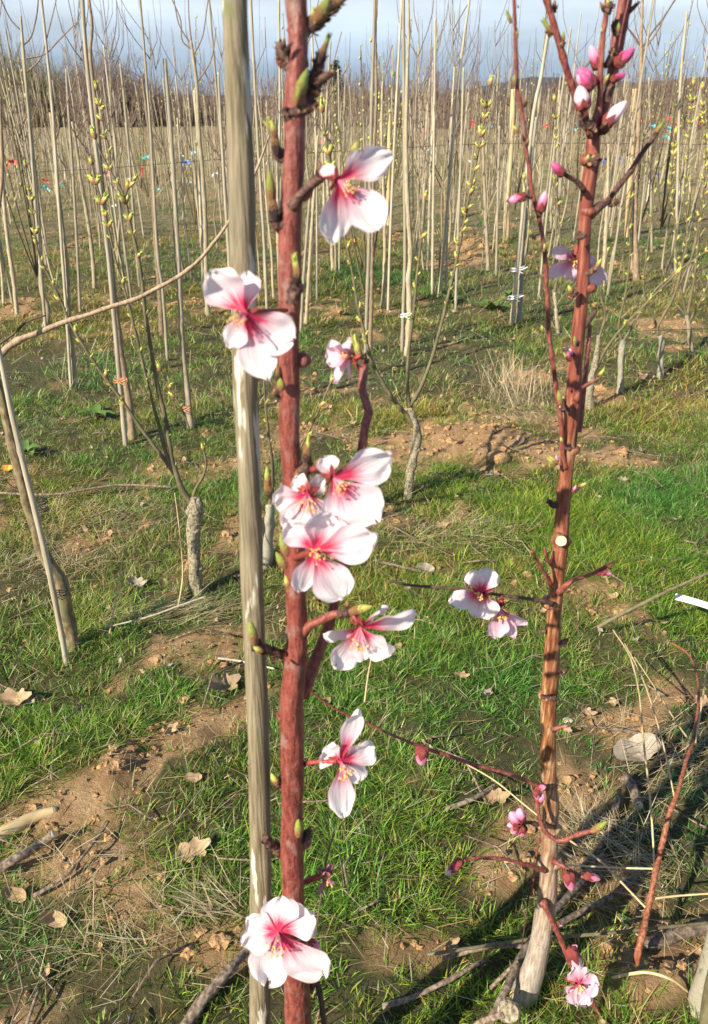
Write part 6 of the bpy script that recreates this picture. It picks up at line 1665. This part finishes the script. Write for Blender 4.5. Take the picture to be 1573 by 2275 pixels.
# broad-leaved weeds
def weed(px_, py_, s, label, n=9, seed=0):
    g = G(px_, py_); k = pxm(py_, g.y) * s; rr = random.Random(seed); mb = MB()
    for i in range(n):
        a = i * 6.28 / n + rr.uniform(-.3, .3); L = k * rr.uniform(.6, 1.1); w = L * rr.uniform(.16, .24); up = rr.uniform(.5, 1.3)
        d = Vector((math.cos(a), math.sin(a), 0)); s_ = Vector((-math.sin(a), math.cos(a), 0)); V = []
        for j in range(7):
            t = j / 6; c = g + d * L * t * .8 + Vector((0, 0, up * L * (t - .65 * t * t))); ww = w * math.sin(math.pi * (t * .88 + .08)) ** .8
            V += [c - s_ * ww + Vector((0, 0, ww * .4)), c, c + s_ * ww + Vector((0, 0, ww * .4))]
        mb.add(V, [q_ for j in range(6) for q_ in ((3 * j, 3 * j + 1, 3 * j + 4, 3 * j + 3), (3 * j + 1, 3 * j + 2, 3 * j + 5, 3 * j + 4))])
    return tag(mb.build('weed', [M['broadleaf']], None, origin=g), label, 'weed', 'leafy weeds in the grass')
for a, b_, s, lab in [(1090, 690, 60, 'leafy green dock plant right of the middle canes'), (215, 930, 55, 'dark leafy weed behind the tall pale cane foot'), (1000, 672, 40, 'small dock plant left of the bigger one'), (1380, 2050, 34, 'clover like weed under the cut branch'), (60, 1010, 50, 'leafy weed at the left edge'), (1520, 1640, 40, 'green seedling near the big curled leaf'), (650, 2240, 24, 'weed at the foot of the near peach stem'), (1130, 660, 34, 'yellowish weed beside the whitish sapling')]:
    weed(a, b_, s, lab, seed=a)
# stones
for i, (a, b_, s, lab) in enumerate([(1105, 1018, 30, 'flat earthy clod at the front of the soil heap'), (1262, 1600, 12, 'small white pebble by the trunk'), (640, 2160, 12, 'pebble near the lowest blossom'), (1140, 936, 22, 'rounded clod stone on the soil heap'), (1075, 548, 18, 'orange lump on the far soil heap')]):
    g = G(a, b_, .004); k = pxm(b_, g.y) * s
    v = IV * (1 + .5 * (fbm(IV[:, 0] * 1.3 + i * 3, IV[:, 1] * 1.3 + IV[:, 2], 4, 2) - .5))[:, None] * np.array([1, .8, .5]) * k
    o = link('stone', mesh_of('stone', [Vector(p) for p in v], [tuple(int(q_) for q_ in f) for f in IF], [M['stone' if i in (1, 2) else 'clod']]), None, g)
    tag(o, lab, 'stone')
